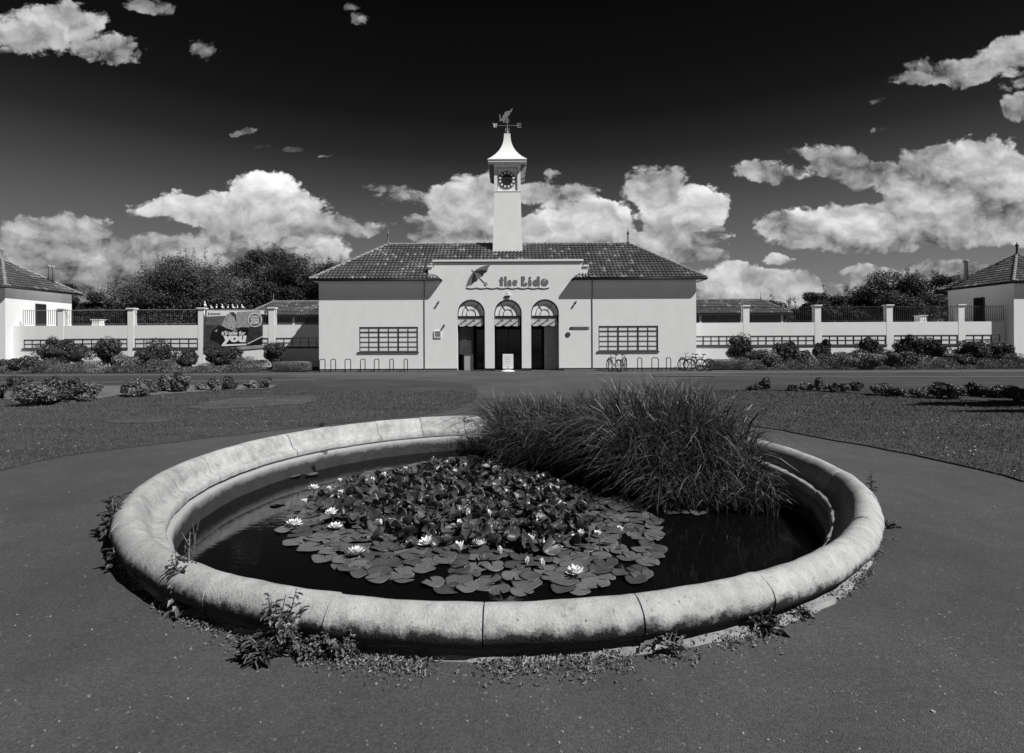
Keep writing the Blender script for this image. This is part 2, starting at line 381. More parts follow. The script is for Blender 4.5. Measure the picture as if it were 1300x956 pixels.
clouds = [ # px centre, half sizes, weight, brightness
 (55,38,80,36,1.0,.55),(140,58,52,24,.95,.5),(95,20,45,26,.8,.6),(180,2,40,9,.5,.2),(205,8,26,9,.42,.2),(258,50,18,11,.42,.22),(272,62,22,11,.42,.2),(450,11,12,8,.34,.18),(460,20,12,9,.34,.16),
 (300,169,14,3.5,.5,.2),(317,166,14,4,.5,.2),(372,184,15,5,.5,.18),(392,186,16,4,.45,.16),(412,192,12,3,.4,.14),(333,181,14,3,.4,.14),
 (340,243,62,34,1.4,.95),(365,268,80,32,1.1,.75),(285,268,75,30,1.1,.75),(225,262,40,24,1.0,.8),(190,262,30,16,.8,.7),(330,295,90,22,.8,.5),(435,290,75,16,.75,.4),(400,318,55,20,.8,.7),
 (100,285,55,30,.85,.55),(60,300,100,30,.85,.42),(40,340,150,38,.95,.38),(190,335,170,36,.9,.34),(330,345,170,28,.75,.30),(230,305,120,16,.7,.45),
 (590,255,55,36,1.1,.65),(630,245,45,30,1.0,.7),(555,290,60,24,.7,.4),(505,250,45,20,.55,.33),(620,292,90,22,.9,.6),(480,235,30,8,.45,.3),(540,305,30,10,.7,.6),
 (735,280,70,34,1.3,.8),(700,296,60,28,1.0,.75),(775,278,40,30,1.0,.85),(700,221,15,11,.6,.35),(690,245,48,18,.7,.4),(735,242,30,12,.6,.38),
 (845,225,52,26,1.0,.55),(830,245,50,20,.9,.5),(862,268,60,36,1.25,.8),(890,262,35,30,1.0,.9),(860,308,75,30,1.0,.5),(800,312,80,22,.9,.48),(900,330,35,12,.5,.4),
 (975,224,58,18,.85,.5),(1050,200,60,20,.85,.42),(1080,214,70,18,.8,.38),(1130,222,60,20,.85,.42),(1180,200,50,20,.8,.45),(1130,172,30,5,.4,.2),
 (1245,220,95,55,1.25,.6),(1190,245,80,38,1.2,.55),(1285,250,85,60,1.3,.62),(1225,285,110,36,1.2,.52),(1100,285,90,34,1.25,.72),(1020,290,75,30,1.1,.68),(1150,270,60,28,1.0,.5),(1270,300,60,18,.8,.6),(1090,312,100,18,.7,.45),
 (990,333,22,10,1.0,.6),(930,358,70,24,1.2,.66),(1000,362,70,20,1.1,.62),(960,378,90,18,1.0,.52),(1110,352,60,14,.95,.5),(1170,368,120,16,.8,.45),(1230,340,70,14,.7,.45),(760,335,120,20,.8,.5),(600,318,90,18,.9,.6),(1160,345,25,8,.6,.4),
 (1205,96,62,22,1.05,.5),(1270,80,55,28,1.05,.55),(1165,106,38,10,.7,.4),(1295,140,26,18,.8,.45),(1115,131,12,5,.45,.22),(1290,65,40,20,.8,.5),
 (1150,380,120,16,.4,.3),(1420,120,160,60,1.0,.5),(1450,280,200,60,1.0,.5),(-140,60,160,60,.9,.45),(-200,320,240,60,1.0,.4),(1700,200,260,90,1.0,.5),(-600,250,300,90,1.0,.45)]
dens = None; lit = None
for cx, cy, rx, ry, wt, br in clouds:
    c0 = ((cx-650)/F, (HZ-cy)/F, 0)
    d = VM('MULTIPLY', VM('SUBTRACT', uvw, c0), (F/rx, F/ry, 0))
    q = M_(nt, 'SUBTRACT', 1.0, VM('DOT_PRODUCT', d, d), clamp=True)
    q = M_(nt, 'MULTIPLY', q, wt*1.25)
    sy = VM('DOT_PRODUCT', d, (.12*br, .30*br, 0))
    l_ = M_(nt, 'MULTIPLY', q, M_(nt, 'ADD', sy, br*1.08))
    dens = q if dens is None else M_(nt, 'ADD', dens, q)
    lit = l_ if lit is None else M_(nt, 'ADD', lit, l_)
uvn = VM('MULTIPLY', uvw, (1, 1.3, 1))
n1 = NOISE(nt, uvn, 8, 12, .60)
s1 = NOISE(nt, uvn, 9, 5, .5); s2 = NOISE(nt, VM('ADD', uvn, (.010, .022, 0)), 9, 5, .5)
def PUFF(scale, sm):
    vo = N.new('ShaderNodeTexVoronoi'); vo.feature = 'SMOOTH_F1'; vo.inputs['Scale'].default_value = scale; vo.inputs['Smoothness'].default_value = sm
    w_ = NOISE(nt, uvn, scale*.8, 4, .6, 0, 'Color'); w_ = VM('SCALE', VM('SUBTRACT', w_, (.5, .5, .5)), None, .9/scale)
    L.new(VM('ADD', uvn, w_), vo.inputs['Vector']); return M_(nt, 'SUBTRACT', .42, vo.outputs['Distance'])
puff = M_(nt, 'ADD', M_(nt, 'MULTIPLY', PUFF(22, .5), .75), M_(nt, 'ADD', M_(nt, 'MULTIPLY', PUFF(56, .35), .55), M_(nt, 'MULTIPLY', PUFF(130, .3), .30)))
dd = M_(nt, 'ADD', dens, M_(nt, 'MULTIPLY', M_(nt, 'SUBTRACT', n1, .5), 2.2))
dd = M_(nt, 'ADD', dd, puff)
al = N.new('ShaderNodeMapRange'); al.interpolation_type = 'SMOOTHSTEP'; al.inputs['From Min'].default_value = .10; al.inputs['From Max'].default_value = .62
L.new(dd, al.inputs['Value'])
gate = RANGE(nt, dens, .01, .2, 0, 1)
alpha = M_(nt, 'MULTIPLY', al.outputs[0], gate)
alpha = M_(nt, 'MULTIPLY', alpha, RANGE(nt, v, -.005, .01, 0, 1))
lum = M_(nt, 'DIVIDE', lit, M_(nt, 'MAXIMUM', dens, .05))
rel = M_(nt, 'MULTIPLY', M_(nt, 'SUBTRACT', s1, s2), 2.1)
lum = M_(nt, 'ADD', lum, rel)
lum = M_(nt, 'ADD', lum, M_(nt, 'MULTIPLY', puff, .34))
lum = M_(nt, 'ADD', lum, M_(nt, 'MULTIPLY', M_(nt, 'SUBTRACT', n1, .5), .15))
lum = M_(nt, 'MULTIPLY', M_(nt, 'MAXIMUM', lum, .10), 7.6)
mx = N.new('ShaderNodeMix'); mx.data_type = 'FLOAT'
L.new(alpha, mx.inputs[0]); L.new(skyred, mx.inputs[2]); L.new(lum, mx.inputs[3])
L.new(mx.outputs[0], bg.inputs['Color'])
W.cycles.sampling_method = 'MANUAL'; W.cycles.sample_map_resolution = 1024

# ------------------------------------------------------------------ ground
g = MB(); g.quad((-1500, -300, 0), (1500, -300, 0), (1500, 2500, 0), (-1500, 2500, 0)); g.build('ground', m_asph, kind='structure')
def gpoly(pts): return [(G(*p).x, G(*p).y) for p in pts]
left_px = [(0,599),(35,590),(77,581),(130,573),(192,566),(250,558.5),(300,553),(350,547),(400,541),(445,536.5),(490,532),(530,528),(560,524),(585,518),(600,510),(606,502),(606,495),(598,489),(575,485.5),(540,483.5),(480,482),(400,481.5)]
lawnL = [(-60, 4.2), (-16, 4.2), (-11, 5.2)]+gpoly(left_px)+[(X_(350, 30.2), 28.6), (-12, 29.0), (-60, 29.3)]
right_px = [(1300,612),(1240,597),(1180,583),(1130,573),(1100,567),(1040,556),(980,545),(930,537),(880,530),(840,522),(815,512),(812,500),(830,490),(860,483),(900,480)]
lawnR = [(60, 3.6), (14, 3.6), (9, 5.0)]+gpoly(right_px)+[(11.5, 28.6), (60, 29.0)]
def densify(poly, j=.03):
    out = []
    for i, a in enumerate(poly):
        b_ = poly[(i+1) % len(poly)]; d = math.hypot(b_[0]-a[0], b_[1]-a[1]); k = max(1, min(60, int(d/.25)))
        if d > 12: k = 1
        for t in range(k):
            q = t/k; out.append((a[0]+(b_[0]-a[0])*q+R.uniform(-j, j), a[1]+(b_[1]-a[1])*q+R.uniform(-j, j)))
    return out
for nm, pl in (('lawn', lawnL), ('lawn', lawnR)):
    m = MB(); m.prismz(densify(pl, .045), -.02, .022); m.build(nm, m_lawn, kind='structure')
def sheet(name, pts, z, m, j=0.0):
    mb = MB(); pts = densify(pts, j) if j else pts
    mb.prismz(pts, z-.012, z); return mb.build(name, m, kind='structure')
# the thin pale paths that cross the far lawn and the dry patch
def strip(name, c, w, z, m):
    a = [(x, y+w/2) for x, y in c]; b_ = [(x, y-w/2) for x, y in c][::-1]
    sheet(name, a+b_, z, m)
strip('path', [(-60, 30.2), (-25, 30.0), (-12, 29.7), (-3, 29.4)], .9, .010, m_path)
strip('path', [(60, 30.0), (25, 29.8), (12, 29.6), (4, 29.3)], .9, .010, m_path)
strip('path', [(-60, 23.6), (-30, 23.7), (-19, 23.9), (-12.2, 24.4), (-9, 25.0)], .5, .039, m_path)
strip('path', [(60, 24.2), (28, 24.6), (18, 25.3), (10, 26.3), (7, 27.0)], .5, .039, m_path)
dp = gpoly([(238,519),(262,512),(300,507),(350,504),(392,504),(408,508),(385,514),(340,517),(290,520),(255,522)])
sheet('dry_grass_patch', dp, .041, m_dry, .05)
dp = gpoly([(130,536),(170,534),(210,534),(215,537),(170,539),(140,539)])
sheet('dry_grass_patch', dp, .041, m_dry, .03)
bedL = gpoly([(-60,512),(0,506),(25,514),(75,513),(125,508),(150,503),(180,504),(230,500),(280,497),(345,494),(350,490),(250,490),(150,491),(0,492),(-60,494)])
sheet('flower_bed', bedL, .047, m_soil, .06)
bedR = gpoly([(948,496),(1000,497),(1060,499),(1110,503),(1180,507),(1230,510),(1330,518),(1330,498),(1200,494),(1100,491),(1000,490),(950,491)])
sheet('flower_bed', bedR, .047, mat('damp_soil', .05, .95, .3, 5, .6, 30, .15), .06)
bw = [(-33, 35.95), (-33, 31.9), (-28, 31.3), (-15.6, 31.3), (-15.2, 32.0), (-11.7, 32.4), (-11.7, 35.95)]
sheet('planting_border', bw, .02, mat('border_soil', .06, .95, .3, 5, .5, 30), .04)
bw = [(32.6, 35.95), (32.6, 31.8), (14.5, 31.6), (13.6, 32.2), (11.2, 32.4), (11.2, 35.95)]
sheet('planting_border', bw, .02, MATS['border_soil'], .04)
# kerb before the building
m = MB(); m.box(-11.5, X_(585, 32.3)-.2, 32.12, 32.47, 0, .07); m.box(X_(716, 32.3), 11.0, 32.12, 32.47, 0, .07)
m.build('kerb', mat('kerb_concrete', .14, .9, .2, 4), kind='structure')

# turf blades and daisies
def inpoly(x, y, poly):
    n = len(poly); ins = np.zeros(len(x), bool); j = n-1
    for i in range(n):
        xi, yi = poly[i]; xj, yj = poly[j]
        c = ((yi > y) != (yj > y)) & (x < (xj-xi)*(y-yi)/((yj-yi) if yj != yi else 1e-9)+xi)
        ins ^= c; j = i
    return ins
for poly in (lawnL, lawnR):
    Nn = 230000
    yy = 5.2+NR.rand(Nn)**1.4*14; xx = (NR.rand(Nn)*2-1)*(yy*.98+.8)
    k = inpoly(xx, yy, poly); xx = xx[k]; yy = yy[k]; n = len(xx)
    h = (.012+.028*NR.rand(n))*(.7+.05*yy); w = .0022+.00045*yy
    a = NR.rand(n)*2*PI; lx = np.cos(a); ly = np.sin(a)
    base = np.stack((xx, yy, np.full(n, .018)), 1); s_ = np.stack((lx, ly, np.zeros(n)), 1)*w[:, None]
    tip = base+np.stack((NR.normal(size=n)*.014, NR.normal(size=n)*.014, h), 1)
    V = np.stack((base-s_, base+s_, tip), 1).reshape(-1, 3)
    m = MB(); m.v = list(map(tuple, V.tolist())); m.f = list(map(tuple, np.arange(n*3).reshape(n, 3).tolist())); m.m = [0]*n
    nd = 420; yy = 6+NR.rand(nd)**1.2*12; xx = (NR.rand(nd)*2-1)*(yy*.97)
    cl = np.sin(xx*1.3+2)*np.cos(yy*1.1)+NR.rand(nd)*.9 > .55
    k = inpoly(xx, yy, poly) & cl
    for x_, y_ in zip(xx[k], yy[k]):
        r_ = R.uniform(.006, .012)
        m.add([(x_-r_, y_-r_, .062), (x_+r_, y_-r_, .062), (x_+r_, y_+r_, .066), (x_-r_, y_+r_, .066)], ((0,1,2,3),), 1)
    m.build('short_grass', [m_blade, m_daisy], kind='stuff')
# grit and pale chips lying on the asphalt
m = MB()
for i in range(650):
    y_ = 2.2+R.random()**1.5*9; x_ = R.uniform(-1, 1)*y_*.97
    dc = math.hypot(x_+.13, y_-6.95)
    if dc < 4.15 or dc > 6.2: continue
    r_ = R.uniform(.0025, .0065)*(1.7 if R.random() < .04 else 1)
    a = R.random()*6; pts = [(x_+r_*R.uniform(.6,1.2)*math.cos(a+t), y_+r_*R.uniform(.6,1.2)*math.sin(a+t)) for t in (0,1.2,2.5,3.8,5)]
    m.prismz(pts, .0, r_*.7, 0)
m.build('grit', mat('pale_grit', .32, .9, .5, 2), kind='stuff')

# ------------------------------------------------------------------ roofs
TW, TL = .235, .33
def roof_side(mb, A, d, n, length, half, tanp, z0, tlo=None, thi=None, sub=5):
    # pantiled slope: A eave corner, d along eave, n inward (horizontal), half = plan depth to ridge
    A = Vector(A); d = Vector(d); n = Vector(n)
    cols = int(round(length/TW*sub)); ds = length/cols
    cosp = 1/math.sqrt(1+tanp*tanp); up = (n+Vector((0,0,tanp))).normalized()
    nor = (Vector((0,0,1))-up*up.z).normalized()
    full = half/cosp; rows = int(math.ceil(full/TL))
    ts = []
    for r_ in range(rows):
        ts += [(r_*TL, .055), (r_*TL+TL*.5, .03), (r_*TL+TL-.004, .004)]
    K = len(ts); vs = []; uvs = []
    for i in range(cols+1):
        s_ = i*ds; hw = .065*abs(math.sin(PI*s_/TW))**.8
        cap = min(s_, length-s_, half)
        lo = tlo(s_) if tlo else 0.0; hi = min(cap, thi(s_)) if thi else cap
        if hi < lo: hi = lo
        for t, hh in ts:
            tt = min(max(t, lo/cosp), hi/cosp)
            p = A+d*s_+up*tt+nor*(hh+hw); p.z += z0-0
            vs.append(tuple(p)); uvs.append((s_/TW+.01, t/TL+.001))
    o = len(mb.v); mb.v.extend(vs)
    if mb.uv is None: mb.uv = []
    mb.uv.extend(uvs)
    for i in range(cols):
        sm = (i+.5)*ds
        for j in range(K-1):
            a = o+i*K+j; q = [a, a+K, a+K+1, a+1]
            P4 = [mb.v[k] for k in q]
            if (Vector(P4[0])-Vector(P4[3])).length < 1e-4 and (Vector(P4[1])-Vector(P4[2])).length < 1e-4: continue
            mb.f.append(tuple(q)); mb.m.append(0)
def hip_roof(parent, x0, x1, y0, y1, z0, tanp, front=None, ridge_mat=m_ridge, sub=5, bumps=True):
    h = (y1-y0)/2; hx = (x1-x0)/2; h = min(h, hx); zt = z0+h*tanp
    mb = MB()
    if front: front(mb, h)
    else: roof_side(mb, (x0, y0, 0), (1,0,0), (0,1,0), x1-x0, h, tanp, z0, sub=sub)
    roof_side(mb, (x0, y1, 0), (0,-1,0), (1,0,0), y1-y0, h, tanp, z0, sub=sub)
    roof_side(mb, (x1, y0, 0), (0,1,0), (-1,0,0), y1-y0, h, tanp, z0, sub=sub)
    roof_side(mb, (x1, y1, 0), (-1,0,0), (0,-1,0), x1-x0, h, tanp, z0, sub=2)
    ro = mb.build('roof', m_tile, parent)
    rb = MB(); ym = (y0+y1)/2
    cor = [((x0, y0), (x0+h, ym)), ((x1, y0), (x1-h, ym)), ((x0, y1), (x0+h, ym)), ((x1, y1), (x1-h, ym))]
    def cap_run(a, b):
        a = Vector(a); b = Vector(b); L_ = (b-a).length
        if L_ < .3: return
        k = max(1, int(L_/.36)); d = (b-a)/k
        for i in range(k):
            p = a+d*i; rb.tube([p+Vector((0,0,.03)), p+d*1.06+Vector((0,0,.015))], [.105, .085], 8, i % 2)
    for (ax, ay_), (bx, by) in cor: cap_run((ax, ay_, z0+.02), (bx, by, zt+.02))
    cap_run((x0+h, ym, zt+.02), (x1-h, ym, zt+.02))
    rb.build('ridge_tiles', [ridge_mat, mat('ridge_tile_pale', .27, .85, .35, 5, .1, 40)], ro)
    return ro, zt
def soffit(parent, x0, x1, y0, y1, z0, w, name='soffit'):
    t = .06
    for bb_ in ((x0+.03, x1-.03, y0+.03, y0+w), (x0+.03, x1-.03, y1-w, y1-.03), (x0+.03, x0+w, y0+w, y1-w), (x1-w, x1-.03, y0+w, y1-w)):
        m = MB(); m.box(*bb_, z0-t, z0-.005); m.build(name, m_trim, parent)
def gutter(parent, runs):
    for a, b in runs:
        m = MB(); m.tube([a, b], .07, 8); m.build('gutter', m_dark, parent, smooth=True)

def wall_grid(mb, x0, x1, z0, z1, y, holes, depth, mi=0, rmi=0, skip_bottom=False):
    xs = sorted(set([x0, x1]+[h[0] for h in holes]+[h[1] for h in holes])); zs = sorted(set([z0, z1]+[h[2] for h in holes]+[h[3] for h in holes]))
    for i in range(len(xs)-1):
        for j in range(len(zs)-1):
            cx = (xs[i]+xs[i+1])/2; cz = (zs[j]+zs[j+1])/2
            if any(h[0] < cx < h[1] and h[2] < cz < h[3] for h in holes): continue
            mb.quad((xs[i], y, zs[j]), (xs[i+1], y, zs[j]), (xs[i+1], y, zs[j+1]), (xs[i], y, zs[j+1]), mi)
    for h in holes:
        a, b, c, d = h[:4]; yd = y+depth
        if len(h) > 4: continue
        mb.quad((a, y, c), (a, y, d), (a, yd, d), (a, yd, c), rmi); mb.quad((b, y, c), (b, yd, c), (b, yd, d), (b, y, d), rmi)
        mb.quad((a, y, d), (b, y, d), (b, yd, d), (a, yd, d), rmi); mb.quad((a, y, c), (a, yd, c), (b, yd, c), (b, y, c), rmi)

# ------------------------------------------------------------------ the entrance building
YM = 32.5; S = YM/F
XL, XR = X_(405, YM), X_(884, YM); YB = 39.2
ZE = 5.45
EX0, EX1, EY0 = X_(393, 32.05), X_(897, 32.05), 32.05
EY1 = EY0+2*3.79; TP = .71
main = thing('entrance_building', ((XL+XR)/2, YM, 0), 'long white rendered entrance hall with pantiled hipped roof, three arches and clock tower', 'building')
PX0, PX1 = X_(551, YM), X_(739.5, YM); QX0, QX1 = X_(544, YM), X_(746.5, YM)
ZP = P(645, 329.7, YM).z; ZQ = P(645, 336.5, YM).z
arch_px = [(580.6, 615.6), (627.6, 662.5), (674.3, 709.7)]
ZAT = P(645, 380, YM).z; arches = []
for a, b_ in arch_px:
    xa, xb = X_(a, YM), X_(b_, YM); r_ = (xb-xa)/2; arches.append(((xa+xb)/2, r_, ZAT-r_))
wl = (X_(456, YM), X_(530.6, YM), P(493, 446.5, YM).z, P(493, 415, YM).z)
wr = (X_(760, YM), X_(835.6, YM), P(798, 445.5, YM).z, P(798, 413.6, YM).z)
m = MB()
holes = [wl, wr]+[(cx-r_, cx+r_, 0, ZAT, 1) for cx, r_, zc in arches]
wall_grid(m, XL, XR, 0, ZE-.02, YM, holes, .10)
TH = .42
for cx, r_, zc in arches:
    K = 28; cv = [(cx-r_*math.cos(PI*i/K), zc+r_*math.sin(PI*i/K)) for i in range(K+1)]
    for i in range(K):
        (xa, za), (xb, zb) = cv[i], cv[i+1]
        m.quad((xa, YM, za), (xb, YM, zb), (xb, YM, ZAT), (xa, YM, ZAT))
        m.quad((xa, YM, za), (xa, YM+TH, za), (xb, YM+TH, zb), (xb, YM, zb))
    m.quad((cx-r_, YM, 0), (cx-r_, YM, zc), (cx-r_, YM+TH, zc), (cx-r_, YM+TH, 0))
    m.quad((cx+r_, YM, 0), (cx+r_, YM+TH, 0), (cx+r_, YM+TH, zc), (cx+r_, YM, zc))
    # inner face beside the arch above
# side and back walls
m.quad((XL, YM, 0), (XL, YM, ZE-.02), (XL, YB, ZE-.02), (XL, YB, 0)); m.quad((XR, YM, 0), (XR, YB, 0), (XR, YB, ZE-.02), (XR, YM, ZE-.02))
m.quad((XL, YB, 0), (XL, YB, ZE-.02), (XR, YB, ZE-.02), (XR, YB, 0))
m.build('wall', m_wall, main)
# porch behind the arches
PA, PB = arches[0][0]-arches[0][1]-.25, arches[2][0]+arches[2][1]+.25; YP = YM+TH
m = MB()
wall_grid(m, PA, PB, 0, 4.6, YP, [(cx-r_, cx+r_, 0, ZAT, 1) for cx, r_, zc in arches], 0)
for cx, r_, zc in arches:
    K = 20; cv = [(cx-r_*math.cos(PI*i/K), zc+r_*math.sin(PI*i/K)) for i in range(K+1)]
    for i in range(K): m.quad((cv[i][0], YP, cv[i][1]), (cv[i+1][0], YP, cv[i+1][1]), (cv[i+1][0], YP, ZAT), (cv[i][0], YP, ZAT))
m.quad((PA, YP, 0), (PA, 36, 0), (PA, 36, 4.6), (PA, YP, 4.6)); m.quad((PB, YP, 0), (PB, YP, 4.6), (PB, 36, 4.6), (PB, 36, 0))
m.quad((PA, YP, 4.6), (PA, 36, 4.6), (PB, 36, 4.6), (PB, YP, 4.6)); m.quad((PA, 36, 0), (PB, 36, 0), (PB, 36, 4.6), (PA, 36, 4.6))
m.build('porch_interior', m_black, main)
# doors inside the porch
for k, (cx, r_, zc) in enumerate(arches):
    m = MB(); y = 34.6
    for xx in (cx-.8, cx-.03, cx+.74): m.box(xx, xx+.06, y, y+.05, 0, 2.6, 0)
    m.box(cx-.8, cx+.8, y, y+.05, 2.5, 2.6, 0); m.box(cx-.8, cx+.8, y, y+.05, 1.0, 1.06, 0)
    d = m.build('porch_door', m_dark, main)
    m = MB(); m.box(cx-.74, cx+.74, y+.02, y+.03, .05, 2.5)
    gm = mat('door_glass', .01, .08, .1, 2, 0, 1, .5); m.build('glass', gm, d)
# parapet
m = MB()
m.box(PX0, PX1, YM+.004, YM+.34, ZE-.1, ZP-.12); m.box(QX0, QX1, YM+.008, YM+.336, ZE-.2, ZQ-.12)
pa = m.build('parapet', m_wall, main)
m = MB()
# wall skin in front, flush with the wall below
m.box(PX0, PX1, YM-.001, YM+.004, ZE-.02, ZP-.12)
m.box(QX0, PX0, YM-.001, YM+.004, ZE-.02, ZQ-.12); m.box(PX1, QX1, YM-.001, YM+.004, ZE-.02, ZQ-.12)
m.build('parapet_face', m_wall, pa)
m = MB(); m.box(PX0-.06, PX1+.06, YM-.10, YM+.40, ZP-.12, ZP); m.box(QX0-.05, PX0-.06, YM-.08, YM+.38, ZQ-.12, ZQ-.01); m.box(PX1+.06, QX1+.05, YM-.08, YM+.38, ZQ-.12, ZQ-.01)
m.build('parapet_coping', m_trim, pa, bevel=.012)
m = MB(); m.box(PX0-.02, PX1+.02, YM-.035, YM-.001, ZP-.155, ZP-.12); m.build('coping_drip', m_frame, pa)
# roof, cut away before the parapet
SX0, SX1 = X_(559, 32.05), X_(728.5, 32.05); gap = YM-EY0
def front_main(mb, h):
    Lh = EX1-EX0
    def tlo(s):
        x = EX0+s
        return gap+.34 if QX0+.02 < x < QX1-.02 else 0.0
    roof_side(mb, (EX0, EY0, 0), (1,0,0), (0,1,0), Lh, h, TP, ZE, tlo=tlo)
    # the two short eave returns that run in front of the parapet, each with a hipped end
    roof_side(mb, (QX0+.02, EY0, 0), (1,0,0), (0,1,0), SX0-QX0-.02, gap, TP, ZE, thi=lambda s: max(0, SX0-QX0-.02-s), tlo=lambda s: 0)
    roof_side(mb, (SX1, EY0, 0), (1,0,0), (0,1,0), QX1-SX1-.02, gap, TP, ZE, thi=lambda s: s, tlo=lambda s: 0)
def roof_side_free(): pass
ro, ZT = hip_roof(main, EX0, EX1, EY0, EY1, ZE, TP, front=front_main)
# returns need full slope at their inner end: small solid wedges
hz = gap*TP
for x0_, x1_, sg_ in ((QX0, SX0, 1), (SX1, QX1, -1)):
    m = MB(); q_, r_ = (x0_, x1_) if sg_ > 0 else (x1_, x0_)
    m.add([(q_-sg_*.02, EY0, ZE-.03), (r_, EY0, ZE-.03), (q_-sg_*.02, YM, ZE-.03), (r_-sg_*.02, YM, ZE-.03), (q_-sg_*.02, YM, ZE+hz), (r_-sg_*gap, YM, ZE+hz)], ((0,1,5,4),(1,3,5),(0,4,2),(0,2,3,1)))
    for i in range(5):
        xx = x0_+(x1_-x0_)*(i+.5)/5; dd_ = min(abs(r_-xx), gap)
        m.tube([(xx, EY0-.02, ZE+.02), (xx, EY0+dd_, ZE+.03+dd_*TP)], .06, 6)
    m.build('eave_return', m_tile if False else m_ridge, ro)
t = .06
for bb_ in ((EX0+.03, SX0-.02, EY0+.03, YM-.002), (SX1+.02, EX1-.03, EY0+.03, YM-.002), (EX0+.03, XL-.002, YM, EY1-.03), (XR+.002, EX1-.03, YM, EY1-.03)):
    m = MB(); m.box(*bb_, ZE-t, ZE-.03); m.build('soffit', m_trim, main)
gutter(main, [((EX0-.03, EY0-.03, ZE-.03), (SX0+.02, EY0-.03, ZE-.03)), ((SX1-.02, EY0-.03, ZE-.03), (EX1+.03, EY0-.03, ZE-.03)),
              ((EX0-.03, EY0-.03, ZE-.03), (EX0-.03, EY1, ZE-.03)), ((EX1+.03, EY0-.03, ZE-.03), (EX1+.03, EY1, ZE-.03)),
              ((SX0+.02, EY0-.03, ZE-.03), (SX0+.02, YM, ZE-.03)), ((SX1-.02, EY0-.03, ZE-.03), (SX1-.02, YM, ZE-.03))])
for px in (539, 752):
    x = X_(px, YM); m = MB(); m.tube([(x, YM-.026, .05), (x, YM-.026, ZE-.15), (x, EY0+.05, ZE-.05)], .024, 8)
    for z in (1.0, 2.4, 3.8): m.box(x-.035, x+.035, YM-.035, YM-.002, z, z+.03)
    m.build('downpipe', m_grey, main)
# plinth band
m = MB(); xs_ = [XL-.012, arches[0][0]-arches[0][1]]
m.box(XL-.01, arches[0][0]-arches[0][1], YM-.012, YM-.001, 0, .15); m.box(arches[2][0]+arches[2][1], XR+.01, YM-.012, YM-.001, 0, .15)
for i in (0, 1):
    a = arches[i][0]+arches[i][1]; b_ = arches[i+1][0]-arches[i+1][1]
    m.box(a-.01, b_+.01, YM-.014, YM+TH+.01, 0, .15)
m.build('plinth', m_plinthp, main)
# finials at the ridge ends
for xx in (EX0+3.79, EX1-3.79):
    m = MB(); m.lathe([(.12, 0), (.10, .1), (.05, .16), (.045, .55), (.09, .62), (.09, .70), (.03, .8), (.015, 1.05)], (xx, (EY0+EY1)/2, ZT+.05), 10)
    m.build('finial', mat('terracotta_finial', .16, .8, .2, 6), ro, smooth=True)
# windows
def window(parent, x0, x1, z0, z1, y, cols, rows, heavy, rec=.06, sill=True, toprow=None, t=.05, bw=.0105):
    f = MB()
    f.box(x0, x1, y+rec-.04, y+rec, z0, z0+t); f.box(x0, x1, y+rec-.04, y+rec, z1-t, z1)
    f.box(x0, x0+t, y+rec-.038, y+rec, z0+t, z1-t); f.box(x1-t, x1, y+rec-.038, y+rec, z0+t, z1-t)
    for i in range(1, cols):
        x = x0+(x1-x0)*i/cols; w = (.032 if bw > .01 else .018) if (heavy and i % heavy == 0) else bw
        f.box(x-w, x+w, y+rec-.036, y+rec-.002, z0+t, z1-t)
    for j in range(1, rows):
        z = z0+(z1-z0)*j/rows; w = .024 if j == rows-1 and rows > 3 else bw
        f.box(x0+t, x1-t, y+rec-.034, y+rec-.003, z-w, z+w)
    root = f.build('window', m_frame, parent)
    p = MB(); p.box(x0+.002, x1-.002, y+rec+.002, y+rec+.02, z0+.002, z1-.002); p.build('pane', m_blind, root)
    if sill: s_ = MB(); s_.box(x0-.10, x1+.05, y-.06, y+rec-.042, z0-.085, z0-.004); s_.build('sill', mat('slate_sill', .05, .7, .2, 5), root)
    return root
window(main, wl[0], wl[1], wl[2], wl[3], YM, 6, 5, 2)
window(main, wr[0], wr[1], wr[2], wr[3], YM, 6, 5, 2)
